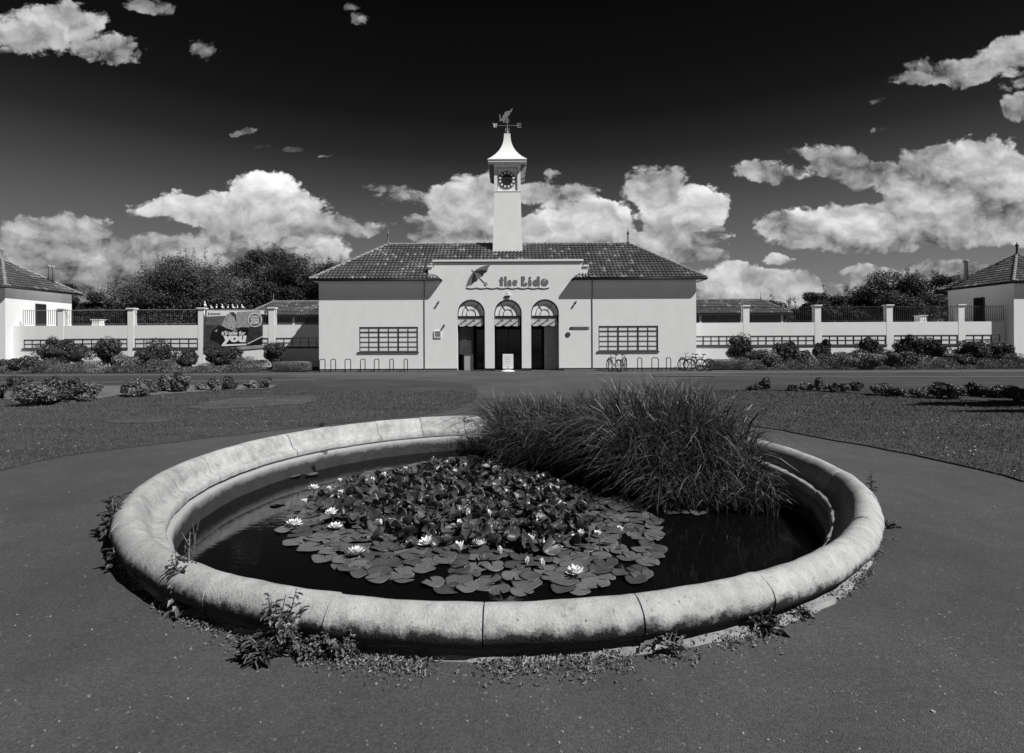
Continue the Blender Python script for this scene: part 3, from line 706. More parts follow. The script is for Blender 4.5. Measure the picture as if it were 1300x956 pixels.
# fanlights, transoms and wave boards
for cx, r_, zc in arches:
    yr = YM+.18; zt = P(645, 402.3, YM).z
    m = MB(); K = 28
    pts = [(cx-r_*math.cos(PI*i/K), zc+r_*math.sin(PI*i/K)) for i in range(K+1)]+[(cx+r_, zt), (cx-r_, zt)]
    m.prism(pts, yr, yr+.02); fl = m.build('fanlight', m_white, main)
    m = MB()
    for rr in (r_*.33, r_*.64, r_*.965):
        ar = [(cx-rr*math.cos(PI*i/24), yr-.01, zc-.06+rr*math.sin(PI*i/24)*(1.06 if rr < r_*.9 else 1.03)) for i in range(25)]
        ar = [(ar[0][0], ar[0][1], zt)]+ar+[(ar[-1][0], ar[-1][1], zt)]
        m.tube(ar, .016 if rr < r_*.9 else .03, 6)
    for a in (55, 125):
        ca, sa = math.cos(math.radians(a)), math.sin(math.radians(a))
        m.tube([(cx+ca*r_*.33, yr-.012, zc-.06+sa*r_*.33), (cx+ca*r_*.97, yr-.012, zc-.06+sa*r_)], .018, 6)
    m.build('glazing_bars', m_frame, fl)
    m = MB(); m.box(cx-r_, cx+r_, yr-.07, yr+.06, zt-.06, zt+.07); m.build('transom', m_dark, fl)
    # scalloped board painted with curling waves
    z1 = zt-.06; z0 = P(645, 412.5, YM).z; x0, x1 = cx-r_+.02, cx+r_-.10
    pts = [(x0, z1), (x1, z1)]
    KK = 30
    for i in range(KK+1):
        q = 1-i/KK; ph = (q*3) % 1.0
        pts.append((x0+(x1-x0)*q, z0-.07+.10*abs(math.sin(PI*q*3))**.7*-1+.09))
    m = MB(); m.prism(pts, yr-.03, yr); m.build('wave_board', mat('wave_board_paint', .55, .7, .06, 4), fl)
    m = MB()
    for k in range(3):
        bx = x0+(x1-x0)*(k+.08)/3; w = (x1-x0)/3; h = (z1-z0)*.62
        cur = []
        for i in range(14):
            q = i/13; cur.append((bx+w*.75*q, yr-.04, z0+.05+h*(q**1.7)))
        for i in range(12):
            a = PI*.55-i*.42; rr = .085*(1-i/15); cur.append((bx+w*.80+rr*math.cos(a), yr-.04, z0+.05+h*.82+rr*math.sin(a)))
        m.tube(cur, [.012+.022*math.sin(PI*min(1, i/18)) for i in range(len(cur))], 6)
    m.build('painted_wave', mat('wave_paint', .16, .6, .1, 5), fl)

# ------------------------------------------------------------------ clock tower
TX = X_(645, 35.0); TY = 35.89
tw = MB()
def frus(mb, cx, cy, w0, z0, w1, z1, mi=0):
    vs = [(cx+sx*w/2, cy+sy*w/2, z) for w, z in ((w0, z0), (w1, z1)) for sx, sy in ((-1,-1),(1,-1),(1,1),(-1,1))]
    mb.add(vs, ((0,1,5,4),(1,2,6,5),(2,3,7,6),(3,0,4,7),(4,5,6,7),(3,2,1,0)), mi)
ZS = P(645, 243.3, 35.05).z
frus(tw, TX, TY, 2.0, 6.2, 1.69, ZS)
ZC1 = P(645, 207.3, 35.0).z
tow = tw.build('clock_tower', m_wall, main)
m = MB(); frus(m, TX, TY, 2.2, 7.25, 2.16, 7.42); m.build('flashing', m_mortar, tow)
m = MB(); m.box(TX-.87, TX+.87, TY-.87, TY+.87, ZS+.0, ZS+.05); m.build('string_course', m_trim, tow)
m = MB(); hw = .66
m.box(TX-hw, TX+hw, TY-hw, TY+hw, ZS+.05, ZC1)
for sx in (-1, 1):
    for sy in (-1, 1): m.box(TX+sx*.75-.1, TX+sx*.75+.1, TY+sy*.75-.1, TY+sy*.75+.1, ZS+.05, ZC1)
m.box(TX-hw+.04, TX+hw-.04, TY-.75, TY+.75, ZS+.05, ZS+.22)
m.box(TX-.862, TX+.862, TY-.862, TY+.862, ZC1-.22, ZC1-.001)
m.build('belfry', m_wall, tow)
for sx in (-1, 1):
    for yy in (-.45, .45):
        m = MB(); m.prism([(TX+sx*.853, ZC1-.95), (TX+sx*1.15, ZC1-.80), (TX+sx*1.20, ZC1-.004), (TX+sx*.853, ZC1-.004)], TY+yy-.16, TY+yy+.16); m.build('eave_bracket', mat('bracket_paint', .22, .7, .2, 6), tow)
ZCc = P(644, 228.5, 35.15).z; yf = TY-.75
m = MB(); m.box(TX-.60, TX+.60, yf+.0, yf+.06, ZS+.22, ZC1-.32, 0); m.build('clock_panel', m_trim, tow)
def disc_pts(cx, cz, r, n=32): return [(cx+r*math.cos(2*PI*i/n), cz+r*math.sin(2*PI*i/n)) for i in range(n)]
m = MB(); m.prism(disc_pts(TX-.03, ZCc, .56), yf-.05, yf-.002, 0); m.prism(disc_pts(TX-.03, ZCc, .35), yf-.054, yf-.05, 2)
for i in range(12):
    a = math.radians(15+30*i); ca, sa = math.cos(a), math.sin(a); cx_, cz_ = TX-.03+ca*.445, ZCc+sa*.445
    q = [(cx_+ca*u_-sa*w_, cz_+sa*u_+ca*w_) for u_, w_ in ((-.065, -.055), (.065, -.075), (.065, .075), (-.065, .055))]
    m.prism(q, yf-.058, yf-.05, 1)
m.build('clock_face', [m_signd, m_white, mat('clock_centre', .022, .5, .2, 4)], tow)
m = MB()
for a, ln, w in ((235, .42, .03), (-20, .30, .045)):
    a = math.radians(a); ca, sa = math.cos(a), math.sin(a)
    m.prism([(TX-.03+ca*u_-sa*w_, ZCc+sa*u_+ca*w_) for u_, w_ in ((-.08, -w), (ln, -w*.5), (ln, w*.5), (-.08, w))], yf-.066-.004*w, yf-.060)
m.build('clock_hand', m_black, tow)
m = MB(); zr = ZC1
m.box(TX-1.22, TX+1.22, TY-1.22, TY+1.22, zr, zr+.09)
m.box(TX-1.18, TX+1.18, TY-1.18, TY+1.18, zr+.09, zr+.13, 1)
m.box(TX-1.26, TX+1.26, TY-1.26, TY+1.26, zr+.13, zr+.17)
ZTip = P(645, 171, TY).z
prof = [(1.26, zr+.17)]
for i in range(1, 19):
    q = i/18; prof.append((.21+1.03*(1-q)**2.3, zr+.17+(ZTip-zr-.17)*q))
for (w0, z0), (w1, z1) in zip(prof[:-1], prof[1:]):
    vs = [(TX+sx*w, TY+sy*w, z) for w, z in ((w0, z0), (w1, z1)) for sx, sy in ((-1,-1),(1,-1),(1,1),(-1,1))]
    m.add(vs, ((0,1,5,4),(1,2,6,5),(2,3,7,6),(3,0,4,7)))
m.add([(TX+sx*.21, TY+sy*.21, ZTip) for sx, sy in ((-1,-1),(1,-1),(1,1),(-1,1))], ((0,1,2,3),))
m.build('spire', [m_trim, m_dark], tow)
# weather vane
vane = thing('weather_vane', (TX, TY, ZTip), 'weather vane on the clock tower tip with a leaping figure and compass letters', 'weather vane')
def V2(px, py): p = P(px, py, TY); return (p.x, p.z)
def zoomv(pts): return [V2(622+x/19.9, 130+y/19.9) for x, y in pts]
m = MB(); m.tube([(TX, TY, ZTip-.02), (TX, TY, V2(644, 150)[1])], .03, 8); m.blob((TX, TY, ZTip+.12), (.10,.10,.12)); m.build('pole', mat('vane_iron', .25, .5, .1, 5), vane)
m = MB(); fig = zoomv([(265,300),(290,320),(300,400),(335,420),(345,350),(385,300),(400,250),(470,220),(520,215),(545,200),(585,150),(600,165),(570,230),(535,265),(520,320),(465,365),(455,490),(440,490),(430,370),(405,400),(395,500),(370,515),(345,470),(310,460),(290,490),(262,470),(280,430),(262,330)])
m.prism(fig, TY-.015, TY+.015); m.build('figure', mat('vane_copper', .22, .5, .15, 5), vane)
zv = V2(644, 159.5)[1]
m = MB(); m.tube([(TX-.8, TY, zv), (TX+.8, TY, zv)], .018, 6); m.tube([(TX, TY-.8, zv), (TX, TY+.8, zv)], .018, 6); m.build('compass_arms', MATS['vane_iron'], vane)
for ch, dx, dy in (('W', -.80, 0), ('E', .80, 0), ('N', 0, .8), ('S', 0, -.8)):
    m = MB(); put_text(m, ch, TX+dx-.14, TX+dx+.14, zv-.14, zv+.16, TY+dy, .03); m.build('compass_letter', m_metal if ch != 'W' else m_trim, vane)

# ------------------------------------------------------------------ signs and fittings on the front wall
def W2(px, py): p = P(px, py, YM); return (p.x, p.z)
Z4 = lambda x, y: W2(540+x/5.909, 340+y/5.909)
Z3 = lambda x, y: W2(570+x/8.667, 330+y/8.667)
yw = YM-.03
sg = thing('lettering_sign', (X_(665, YM), YM-.05, Z4(740, 135)[1]), 'grey cut-out art deco letters reading the Lido above the arches', 'sign')
def letter(parts):
    m = MB()
    for k, p in enumerate(parts): m.prism(p, YM-.022-.0025*k, YM-.004)
    m.build('letter', m_sign, sg)
def rr(x0, x1, y0, y1): return [Z4(x0, y0), Z4(x1, y0), Z4(x1, y1), Z4(x0, y1)]
def arc(cx, cy, rx, ry, a0, a1, n=16, inner=None):
    o_ = [Z4(cx+rx*math.cos(math.radians(a0+(a1-a0)*i/n)), cy-ry*math.sin(math.radians(a0+(a1-a0)*i/n))) for i in range(n+1)]
    return o_ if inner is None else o_+[Z4(*inner)]
letter([[Z4(x, y) for x, y in ((562,134),(562,98),(555,98),(557,88),(564,84),(568,68),(584,68),(584,86),(590,86),(590,96),(584,96),(584,134))]])
letter([rr(596,613,64,135), arc(634,106,14,16,0,180)+[Z4(620,135), Z4(648,135)]])
letter([arc(675,112,20,22,2,322,20,(678,112))])
letter([rr(722,742,64,135), rr(742.5,750,66,92), arc(757,122,12,13,0,359), rr(742.5,746,128,135)])
letter([rr(776,799,92,135), arc(787,76,10,10,0,359)])
letter([arc(836,112,29,25,90,270), rr(841,861,64,135)])
letter([arc(897,108,28,28,-150,60,20,(892,106)), [Z4(x, y) for x, y in ((889,106),(905,81),(897,80),(880,84),(870,97),(869,113),(874,124))]])
# wavy line under the name
wv = thing('wave_line_sign', (X_(644, YM), YM-.05, Z4(600, 155)[1]), 'long thin dark wavy line beneath the name and umbrella sign', 'sign')
m = MB(); pts = []
for i in range(161):
    q = i/160; x = 308+(930-308)*q; ph = (q*8) % 1.0
    z = 157-7*abs(2*ph-1)**2.2*1.0
    pts.append((Z4(x, z)[0], YM-.012, Z4(x, z)[1]))
m.tube(pts, .026, 6); m.build('wave', m_signd, wv)
um = thing('umbrella_sign', (Z3(320, 200)[0], YM-.05, Z3(320, 295)[1]), 'cut-out beach umbrella sign with light and dark segments left of the name', 'sign')
top = [(195,295),(203,255),(222,205),(245,165),(275,128),(310,100),(350,80),(400,64),(458,55)]
seg = [([(195,295),(203,255),(222,205),(245,165),(275,128),(258,200),(253,272),(225,275)], m_sign),
       ([(275,128),(258,200),(253,272),(285,240),(313,228),(300,180)], m_signd),
       ([(275,128),(300,180),(313,228),(345,185),(376,178),(335,150)], m_sign),
       ([(275,128),(335,150),(376,178),(395,140),(422,128),(415,112),(350,112)], m_signd),
       ([(275,128),(310,100),(350,80),(400,64),(458,55),(435,90),(422,128),(415,112),(350,112)], m_sign)]
for k, (pt, mm) in enumerate(seg):
    m = MB(); m.prism([Z3(*p) for p in pt], YM-.02-.003*k, YM-.004); m.build('canopy_segment', mm, um)
m = MB(); m.tube([(Z3(340,195)[0], YM-.02, Z3(340,195)[1]), (Z3(400,255)[0], YM-.02, Z3(400,255)[1])], .016, 6); m.tube([(Z3(275,128)[0], YM-.02, Z3(275,128)[1]), (Z3(256,104)[0], YM-.02, Z3(256,104)[1])], .014, 6); m.build('handle', m_sign, um)
m = MB(); c_ = Z3(410, 263); m.prism(disc_pts(c_[0], c_[1], .10, 20), YM-.03, YM-.004); m.build('ball', m_signl, um)
bt = thing('boat_sign', (Z4(617, 225)[0], YM-.05, Z4(617, 228)[1]), 'little cut-out sailing boat sign above the middle arch', 'sign')
m = MB(); m.prism([Z4(*p) for p in ((592,212),(640,210),(632,226),(600,228))], yw-.02, YM-.004); m.build('hull', m_signd, bt)
m = MB(); m.prism([Z4(*p) for p in ((616,180),(640,208),(617,209))], yw-.03, YM-.004); m.prism([Z4(*p) for p in ((612,190),(613,208),(600,209))], yw-.034, YM-.004); m.build('sail', m_white, bt)
pl = thing('name_plate', (X_(735.5, YM), YM-.03, W2(735, 419)[1]), 'long dark name plate with rounded ends right of the arches', 'sign')
m = MB(); xa, xb = X_(723.2, YM), X_(748, YM); zc_ = W2(735, 416.5)[1]; r_ = .075
pts = [(xa+r_+r_*math.cos(a), zc_+r_*math.sin(a)) for a in [PI/2+PI*i/10 for i in range(11)]]+[(xb-r_+r_*math.cos(a), zc_+r_*math.sin(a)) for a in [-PI/2+PI*i/10 for i in range(11)]]
m.prism(pts, YM-.03, YM-.003); m.build('plate', m_signd, pl)
m = MB(); xx = xa+.14
for w_ in (.03, .10, .12, .13, .11, .07, .10, .12, .03): 
    if w_ > 0: m.box(xx, xx+w_*.8, YM-.036, YM-.030, zc_-.03, zc_+.03)
    xx += w_+.035
m.build('inscription', m_signl, pl)
m = MB(); c_ = W2(721, 424.8); m.prism(disc_pts(c_[0], c_[1], .148, 28), YM-.03, YM-.003, 0); m.prism(disc_pts(c_[0], c_[1], .10, 24), YM-.034, YM-.03, 1)
m.build('round_plaque', [m_signd, mat('plaque_face', .07, .5, .4, 40)], org=(c_[0], YM-.03, c_[1]-.15), label='small round dark plaque on the wall below the name plate', cat='plaque')
def wall_light(px, py, label):
    c_ = W2(px, py); t_ = thing('wall_light', (c_[0], YM, c_[1]), label, 'light', 'spotlights on the front wall')
    m = MB(); m.lathe([(.05, 0), (.05, .04)], (c_[0], YM-.02, c_[1]), 12); m.tube([(c_[0]+.03, YM-.002, c_[1]+.09), (c_[0]+.03, YM-.07, c_[1]+.08)], .03, 8); m.build('bracket', m_trim, t_)
    m = MB(); m.tube([(c_[0]+.05, YM-.07, c_[1]+.10), (c_[0]-.06, YM-.09, c_[1]-.10)], [.045, .065], 12); m.build('lamp_head', m_grey, t_, smooth=True)
wall_light(557, 384, 'angled spotlight on the wall left of the arches, below the roof return')
wall_light(731, 384, 'angled spotlight on the wall right of the arches, below the roof return')
wall_light(564, 413.5, 'smaller spotlight low on the wall beside the left arch')
vb = thing('vent_box', (X_(555.5, YM), YM-.05, W2(555, 429)[1]), 'small square wall vent in a white frame left of the arches', 'vent')
a, b_ = W2(551, 429), W2(560.3, 419.8); m = MB(); m.box(a[0], b_[0], YM-.06, YM-.002, a[1], b_[1]); m.build('frame', m_trim, vb, bevel=.01)
m = MB(); m.box(a[0]+.07, b_[0]-.04, YM-.064, YM-.061, a[1]+.07, b_[1]-.03); m.build('grille', mat('vent_grille', .22, .6, .1, 30), vb)
# board and counter inside the left arch, door leaf in the right arch
nb = thing('notice_board', (X_(592, YM+.6), YM+.55, 0), 'dark notice board with rows of faint lines standing inside the left arch', 'notice board')
yb_ = YM+.55; p0, p1 = P(583, 450, yb_), P(601, 411, yb_)
m = MB(); m.box(p0.x, p1.x, yb_, yb_+.05, p0.z, p1.z); m.build('board', mat('board_black', .05, .5, .3, 8), nb)
m = MB()
for k in range(14):
    z = p1.z-.25-k*.085; m.box(p0.x+.12, p0.x+.12+R.uniform(.25, .6), yb_-.004, yb_-.001, z, z+.02)
m.build('printed_lines', m_grey, nb)
m = MB(); m.box(p0.x+.3, p0.x+.85, yb_+.05, yb_+.1, 0, p0.z, 0); m.build('stand', mat('counter_grey', .35, .7, .1, 3), nb)
dl = thing('open_door', (X_(703, YM+.5), YM+.5, 0), 'grey open door leaf standing inside the right arch', 'door')
p0, p1 = P(690, 470, YM+.55), P(710, 413, YM+.55)
m = MB(); m.box(p0.x+.05, p1.x+.08, YM+.55, YM+.60, .03, 2.9); m.build('leaf', mat('door_leaf_grey', .30, .5, .1, 3), dl)
m = MB(); m.box(p0.x+.12, p0.x+.18, YM+.50, YM+.55, 1.0, 1.25); m.build('handle', m_chrome, dl)
fs = thing('free_standing_sign', (X_(644.5, 32.0), 31.9, 0), 'white portrait sign board on a low round base before the middle arch', 'sign')
ys = 32.0; p0, p1 = P(638, 468, ys), P(651.5, 449.5, ys)
m = MB(); m.box(p0.x, p1.x, ys-.02, ys+.03, p0.z, p1.z); m.build('board', m_white, fs, bevel=.01)
m = MB()
for k in range(5): m.box(p0.x+.12, p1.x-.12-.05*(k % 2), ys-.024, ys-.0205, p1.z-.2-.13*k, p1.z-.17-.13*k)
m.build('printed_lines', mat('faint_print', .5, .6, .1, 9), fs)
m = MB(); xc = (p0.x+p1.x)/2; m.lathe([(.40, 0), (.38, .03), (.22, .075), (.05, .09)], (xc, ys, 0), 24); m.build('base', m_white, fs, smooth=False)
m = MB(); m.tube([(xc, ys, .08), (xc, ys, p0.z+.1)], .03, 8); m.build('post', m_dark, fs)

# ------------------------------------------------------------------ terrace wings
YW = 36.0
def wing(x0, x1, piers_px, side):
    nm = 'left' if side < 0 else 'right'
    t_ = thing('terrace_building', ((x0+x1)/2, YW, 0), 'low white flat-roofed range with strip windows and roof railings %s of the entrance hall' % nm, 'building')
    zt = 2.93; pw = .20
    pc = [X_(p, YW) for p in piers_px]
    edges = [x0+.35]+pc+[x1-.1]; ho = []
    for a, b_ in zip(edges[:-1], edges[1:]): ho.append((a+.27, b_-.23, 1.44, 2.06))
    if side < 0: ho[0] = (X_(30, YW), ho[0][1], 1.44, 2.02)
    m = MB(); wall_grid(m, x0, x1, 0, zt, YW, ho, .14)
    m.quad((x0, YW, zt), (x1, YW, zt), (x1, YW+.3, zt), (x0, YW+.3, zt)); m.quad((x0, YW+.3, zt), (x1, YW+.3, zt), (x1, YW+.3, zt-.25), (x0, YW+.3, zt-.25))
    m.quad((x0, YW+.3, zt-.25), (x1, YW+.3, zt-.25), (x1, 41, zt-.25), (x0, 41, zt-.25)); m.quad((x0, 41, 0), (x0, 41, zt-.25), (x1, 41, zt-.25), (x1, 41, 0))
    m.build('wall', m_wall, t_)
    m = MB(); m.box(x0, x1, YW-.012, YW-.001, 0, .12); m.build('plinth', m_plinthp, t_)
    for h in ho:
        n_ = max(2, int(round((h[1]-h[0])/.56)))
        window(t_, h[0], h[1], h[2], h[3], YW, n_, 2, 2, rec=.04, sill=True, t=.03, bw=.009)
    for x in pc:
        m = MB(); m.box(x-pw, x+pw, YW-.012, YW+.35, 0.13, 4.0); pr = m.build('pier', m_wall, t_)
        m = MB(); m.box(x-pw-.06, x+pw+.06, YW-.09, YW+.41, 4.0, 4.08); m.build('cap', m_trim, pr, bevel=.01)
    e2 = [x0+(.30 if side < 0 else .1)]+pc+[x1-.02]
    for k, (a, b_) in enumerate(zip(e2[:-1], e2[1:])):
        a += pw; b_ -= pw if k < len(e2)-2 else 0
        m = MB(); m.obox((a, YW+.12, 3.96), (b_, YW+.12, 3.96), .05, .03); m.obox((a, YW+.12, 3.03), (b_, YW+.12, 3.03), .04, .02)
        ra = m.build('railing', m_railp if side < 0 else m_rail, t_)
        m = MB(); n_ = int((b_-a)/.135)
        for i in range(n_+1):
            x = a+(b_-a)*i/n_; m.box(x-.011, x+.011, YW+.11, YW+.13, 3.04 if i % 8 else 2.93, 3.95)
        m.build('bars', m_rail, ra)
    return t_
wing(-32.98, XL-.0, [77, 166, 255.5, 345], -1)
wing(XR, 32.68, [947.6, 1038.5, 1129.5, 1220.7], 1)
# white birds in a row on the left railing
gb = MB()
def bird(mb, s=1):
    mb.blob((0, 0, .17), (.07, .10, .10), 0, 8, 6); mb.tube([(0, .02, .22), (.01, -.02, .32), (.01, -.05, .37)], [.055, .04, .035], 8, 0)
    mb.blob((.01, -.06, .385), (.04, .05, .04), 0, 8, 6); mb.tube([(.01, -.10, .38), (.01, -.15, .37)], [.015, .004], 6, 1)
    mb.tube([(0, .08, .15), (0, .22, .10)], [.05, .015], 6, 0)
    for sx in (-.03, .03): mb.tube([(sx, 0, .09), (sx, 0, 0)], .008, 5, 1)
pxs = [260.5, 268.5, 275, 282.5, 289.5, 296, 301.5, 308]
bo = None
for k, px in enumerate(pxs):
    lab = '%s white bird from the left perched on the rail above the banner' % ORD[k]
    p = P(px, 391, YW+.12)
    if bo is None:
        b2 = MB(); bird(b2); bo = b2.build('bird', [m_white, m_dark], org=(0,0,0), smooth=True, label=lab, cat='bird', group='white birds on the terrace rail'); bo.location = (p.x, p.y, 3.98 if k else 4.09)
    else:
        c = bo.copy(); C.objects.link(c); c['label'] = lab; c.location = (p.x, p.y, 3.975); c.rotation_euler = (0, 0, R.uniform(-1.5, 1.5)); c.scale = (R.uniform(.65, .85),)*3
for px, w_, h_, lab in ((124, .55, .42, 'white rooftop box behind the left terrace railing'), (1169.5, .5, .45, 'white rooftop cowl box behind the right terrace railing')):
    x = X_(px, 37.5); t_ = thing('rooftop_box', (x, 37.5, 2.68), lab, 'rooftop box')
    m = MB(); m.box(x-w_/2, x+w_/2, 37.3, 37.8, 2.68, 2.93+h_); m.build('body', m_wall, t_, bevel=.02)
    m = MB(); m.box(x-w_/2-.05, x+w_/2+.05, 37.25, 37.85, 2.93+h_, 2.98+h_); m.build('lid', m_trim, t_)

# ------------------------------------------------------------------ corner pavilions
def pavilion(xs, side):
    Yf = 35.4; Yb = 40.75; nm = 'left' if side < 0 else 'right'
    x0, x1 = (xs-5.4, xs) if side < 0 else (xs, xs+5.4)
    t_ = thing('corner_pavilion', ((x0+x1)/2, Yf, 0), 'square white two-storey pavilion with pyramid pantile roof at the %s edge' % nm, 'building')
    m = MB(); m.quad((x0, Yf, 0), (x1, Yf, 0), (x1, Yf, ZE), (x0, Yf, ZE)); m.quad((x1, Yf, 0), (x1, Yb, 0), (x1, Yb, ZE), (x1, Yf, ZE))
    m.quad((x0, Yf, 0), (x0, Yf, ZE), (x0, Yb, ZE), (x0, Yb, 0)); m.quad((x0, Yb, 0), (x0, Yb, ZE), (x1, Yb, ZE), (x1, Yb, 0)); m.build('wall', m_wall, t_)
    o = .4; ro, zt = hip_roof(t_, x0-o, x1+o, Yf-o, Yb+o, ZE, .70)
    soffit(t_, x0-o, x1+o, Yf-o, Yb+o, ZE, o-.002)
    a, b_, c_, d_ = x0-o-.03, x1+o+.03, Yf-o-.03, Yb+o+.03
    gutter(t_, [((a, c_, ZE-.03), (b_, c_, ZE-.03)), ((a, c_, ZE-.03), (a, d_, ZE-.03)), ((b_, c_, ZE-.03), (b_, d_, ZE-.03))])
    xm, ym = (x0+x1)/2, (Yf+Yb)/2
    m = MB(); m.lathe([(.16, 0), (.13, .12), (.07, .2), (.06, .62), (.11, .68), (.11, .75), (.05, .8), (.02, .95)], (xm, ym, zt), 12); m.build('finial', m_signd if side > 0 else m_ridge, ro, smooth=True)
    # doors on the terrace side, on the wall facing the middle
    def yat(px): return abs(xs)*F/abs(px-650)
    sx = 1 if side < 0 else -1
    drs = [((46, 57), (2.68, 4.45), m_dark), ((72.5, 82), (2.68, 4.05), m_wall)] if side < 0 else [((1249.5, 1238), (2.68, 4.6), m_black)]
    for (pa_, pb_), (z0, z1), mm in drs:
        ya, yb2 = sorted((yat(pa_), yat(pb_)))
        m = MB(); xo = xs+sx*.03; m.box(min(xs+sx*.002, xo), max(xs+sx*.002, xo), ya, yb2, z0, z1); d = m.build('door', mm, t_)
        m = MB(); q0, q1 = min(xs+sx*.001, xs+sx*.06), max(xs+sx*.001, xs+sx*.06)
        m.box(q0, q1, ya-.07, ya-.001, z0, z1+.07); m.box(q0, q1, yb2+.001, yb2+.07, z0, z1+.07); m.box(q0, q1, ya, yb2, z1+.001, z1+.07); m.build('door_frame', m_frame, d)
    return t_, ro
pvl, rl = pavilion(-33.0, -1); pvr, rr2 = pavilion(32.7, 1)
def flue(parent, px, py0, py1, Y, r):
    a, b_ = P(px, py1, Y), P(px, py0, Y)
    m = MB(); m.lathe([(r, a.z-.6), (r*.7, b_.z-.22), (r*1.15, b_.z-.16), (r*1.15, b_.z-.08), (r*.8, b_.z)], (a.x, Y, 0), 12); m.build('chimney_pot', mat('chimney_clay', .3, .8, .3, 6), parent, smooth=True)
flue(rl, 63.5, 336.5, 354, 39.6, .10); flue(rl, 68.3, 337, 355, 39.8, .10)
flue(rr2, 1227, 330, 350, 39.6, .16)

# rear pavilion beyond the pool
rx0, rx1 = X_(308, 58), X_(1006, 58)
rp = thing('rear_pavilion', ((rx0+rx1)/2, 58, 0), 'long low tiled pavilion seen behind the railings on both sides of the entrance hall', 'building')
m = MB(); m.quad((rx0+.4, 58.4, 0), (rx1-.4, 58.4, 0), (rx1-.4, 58.4, 4.6), (rx0+.4, 58.4, 4.6)); m.quad((rx0+.4, 58.4, 0), (rx0+.4, 58.4, 4.6), (rx0+.4, 62.2, 4.6), (rx0+.4, 62.2, 0)); m.quad((rx1-.4, 58.4, 0), (rx1-.4, 62.2, 0), (rx1-.4, 62.2, 4.6), (rx1-.4, 58.4, 4.6))
m.build('wall', mat('dark_timber', .06, .8, .3, 2), rp)  # rear wall in a dark timber tone
r3, z3 = hip_roof(rp, rx0, rx1, 58, 62.6, 4.65, .7, sub=2)
m = MB(); m.box(rx0, rx1, 57.9, 58.0, 4.45, 4.62); m.build('fascia', m_dark, rp)
m = MB()
for i in range(14):
    x = rx0+1+i*(rx1-rx0-2)/13; m.box(x-.1, x+.1, 58.2, 58.38, 0, 4.45)
m.build('post', m_trim, rp)
for xx in (rx0+2.3, rx1-2.3):
    m = MB(); m.lathe([(.1, 0), (.08, .25), (.03, .3), (.02, .9)], (xx, 60.3, z3), 8); m.build('finial', m_ridge, r3)

# ------------------------------------------------------------------ advertising banner
YBn = 35.86
def Bp(x, y): p = P(250+x/11.95, 380+y/11.95, YBn); return (p.x, p.z)
bn = thing('advertising_banner', (X_(298, YBn), YBn, 0), 'large advertising banner with fair-haired woman and words it\'s now for you', 'banner')
def bpart(name, poly, lay, mt, parent=None):
    m = MB(); m.prism([Bp(*p) for p in poly], YBn-.003*lay, YBn-.003*(lay-1)+.0 if lay else YBn+.03); return m.build(name, mt, parent or bn)
gA = mat('banner_dark_grey', .055, .5, .5, 3, 0, 1, .3); gB = mat('banner_grey', .13, .5, .2, 3); gC = mat('banner_light_grey', .34, .5, .3, 5); gD = mat('banner_black', .01, .5, .2, 3)
bpart('panel', [(130,165),(1025,165),(1025,225),(1000,225),(995,690),(640,760),(120,780)], 0, gA)
bpart('top_strip', [(150,168),(1022,168),(1022,225),(620,225),(440,250),(145,262)], 1, m_white)
bpart('backdrop', [(145,268),(440,255),(380,390),(130,392)], 2, gB)
bpart('backdrop', [(610,190),(960,175),(985,400),(700,430),(600,420)], 3, gC)
bpart('coat', [(200,600),(230,480),(330,400),(450,440),(540,480),(620,430),(720,420),(800,450),(780,560),(700,700),(380,720),(330,660),(290,640)], 4, gD)
bpart('arm', [(790,470),(830,420),(950,430),(990,560),(900,600),(800,640),(770,560)], 5, mat('banner_sleeve', .04, .5, .3, 4))
bpart('hair', [(505,195),(560,190),(610,230),(640,330),(650,440),(600,430),(560,470),(450,440),(370,395),(410,330),(440,250)], 6, gC)
fc = [Bp(525+62*math.cos(a), 360+100*math.sin(a)) for a in [2*PI*i/24 for i in range(24)]]
m = MB(); m.prism(fc, YBn-.021, YBn-.018); fa = m.build('face', mat('banner_face', .42, .5, .05, 5), bn)
bpart('fringe', [(510,200),(560,195),(600,240),(600,330),(585,330),(575,260),(540,250)], 8, gA)
m = MB()
for x_, y_, w_, h_ in ((497,345,16,6),(550,345,16,6),(520,425,22,7),(523,390,8,5)): m.prism([Bp(x_-w_,y_),Bp(x_,y_-h_),Bp(x_+w_,y_),Bp(x_,y_+h_)], YBn-.0225, YBn-.021)
m.build('features', gA, fa)
bpart('neck', [(430,470),(520,500),(560,470),(620,440),(600,520),(440,540)], 9, mat('banner_collar', .25, .5, .5, 20))
bpart('hand', [(270,490),(300,455),(322,465),(300,498)], 9, gC)
bpart('black_wedge', [(760,690),(990,560),(990,680),(850,695)], 9, gD)
for k in range(6): bpart('stripe', [(770+40*k,672-20*k),(810+40*k,650-20*k),(812+40*k,662-20*k),(772+40*k,684-20*k)], 10, m_white)
c_ = (885, 312)
for k, (r_, mt_) in enumerate(((108, m_white), (96, mat('badge_grey', .16, .5, .4, 4)))):
    m = MB(); m.prism([Bp(c_[0]+r_*math.cos(2*PI*i/32), c_[1]+r_*math.sin(2*PI*i/32)) for i in range(32)], YBn-.033-.003*k, YBn-.03-.003*k); bd = m.build('price_badge', mt_, bn)
m = MB()
for k, (a, b2) in enumerate(((-60, 55), (-68, 62), (-70, 60))): m.prism([Bp(c_[0]+a, c_[1]-58+26*k), Bp(c_[0]+b2, c_[1]-62+26*k), Bp(c_[0]+b2, c_[1]-52+26*k), Bp(c_[0]+a, c_[1]-48+26*k)], YBn-.040, YBn-.037)
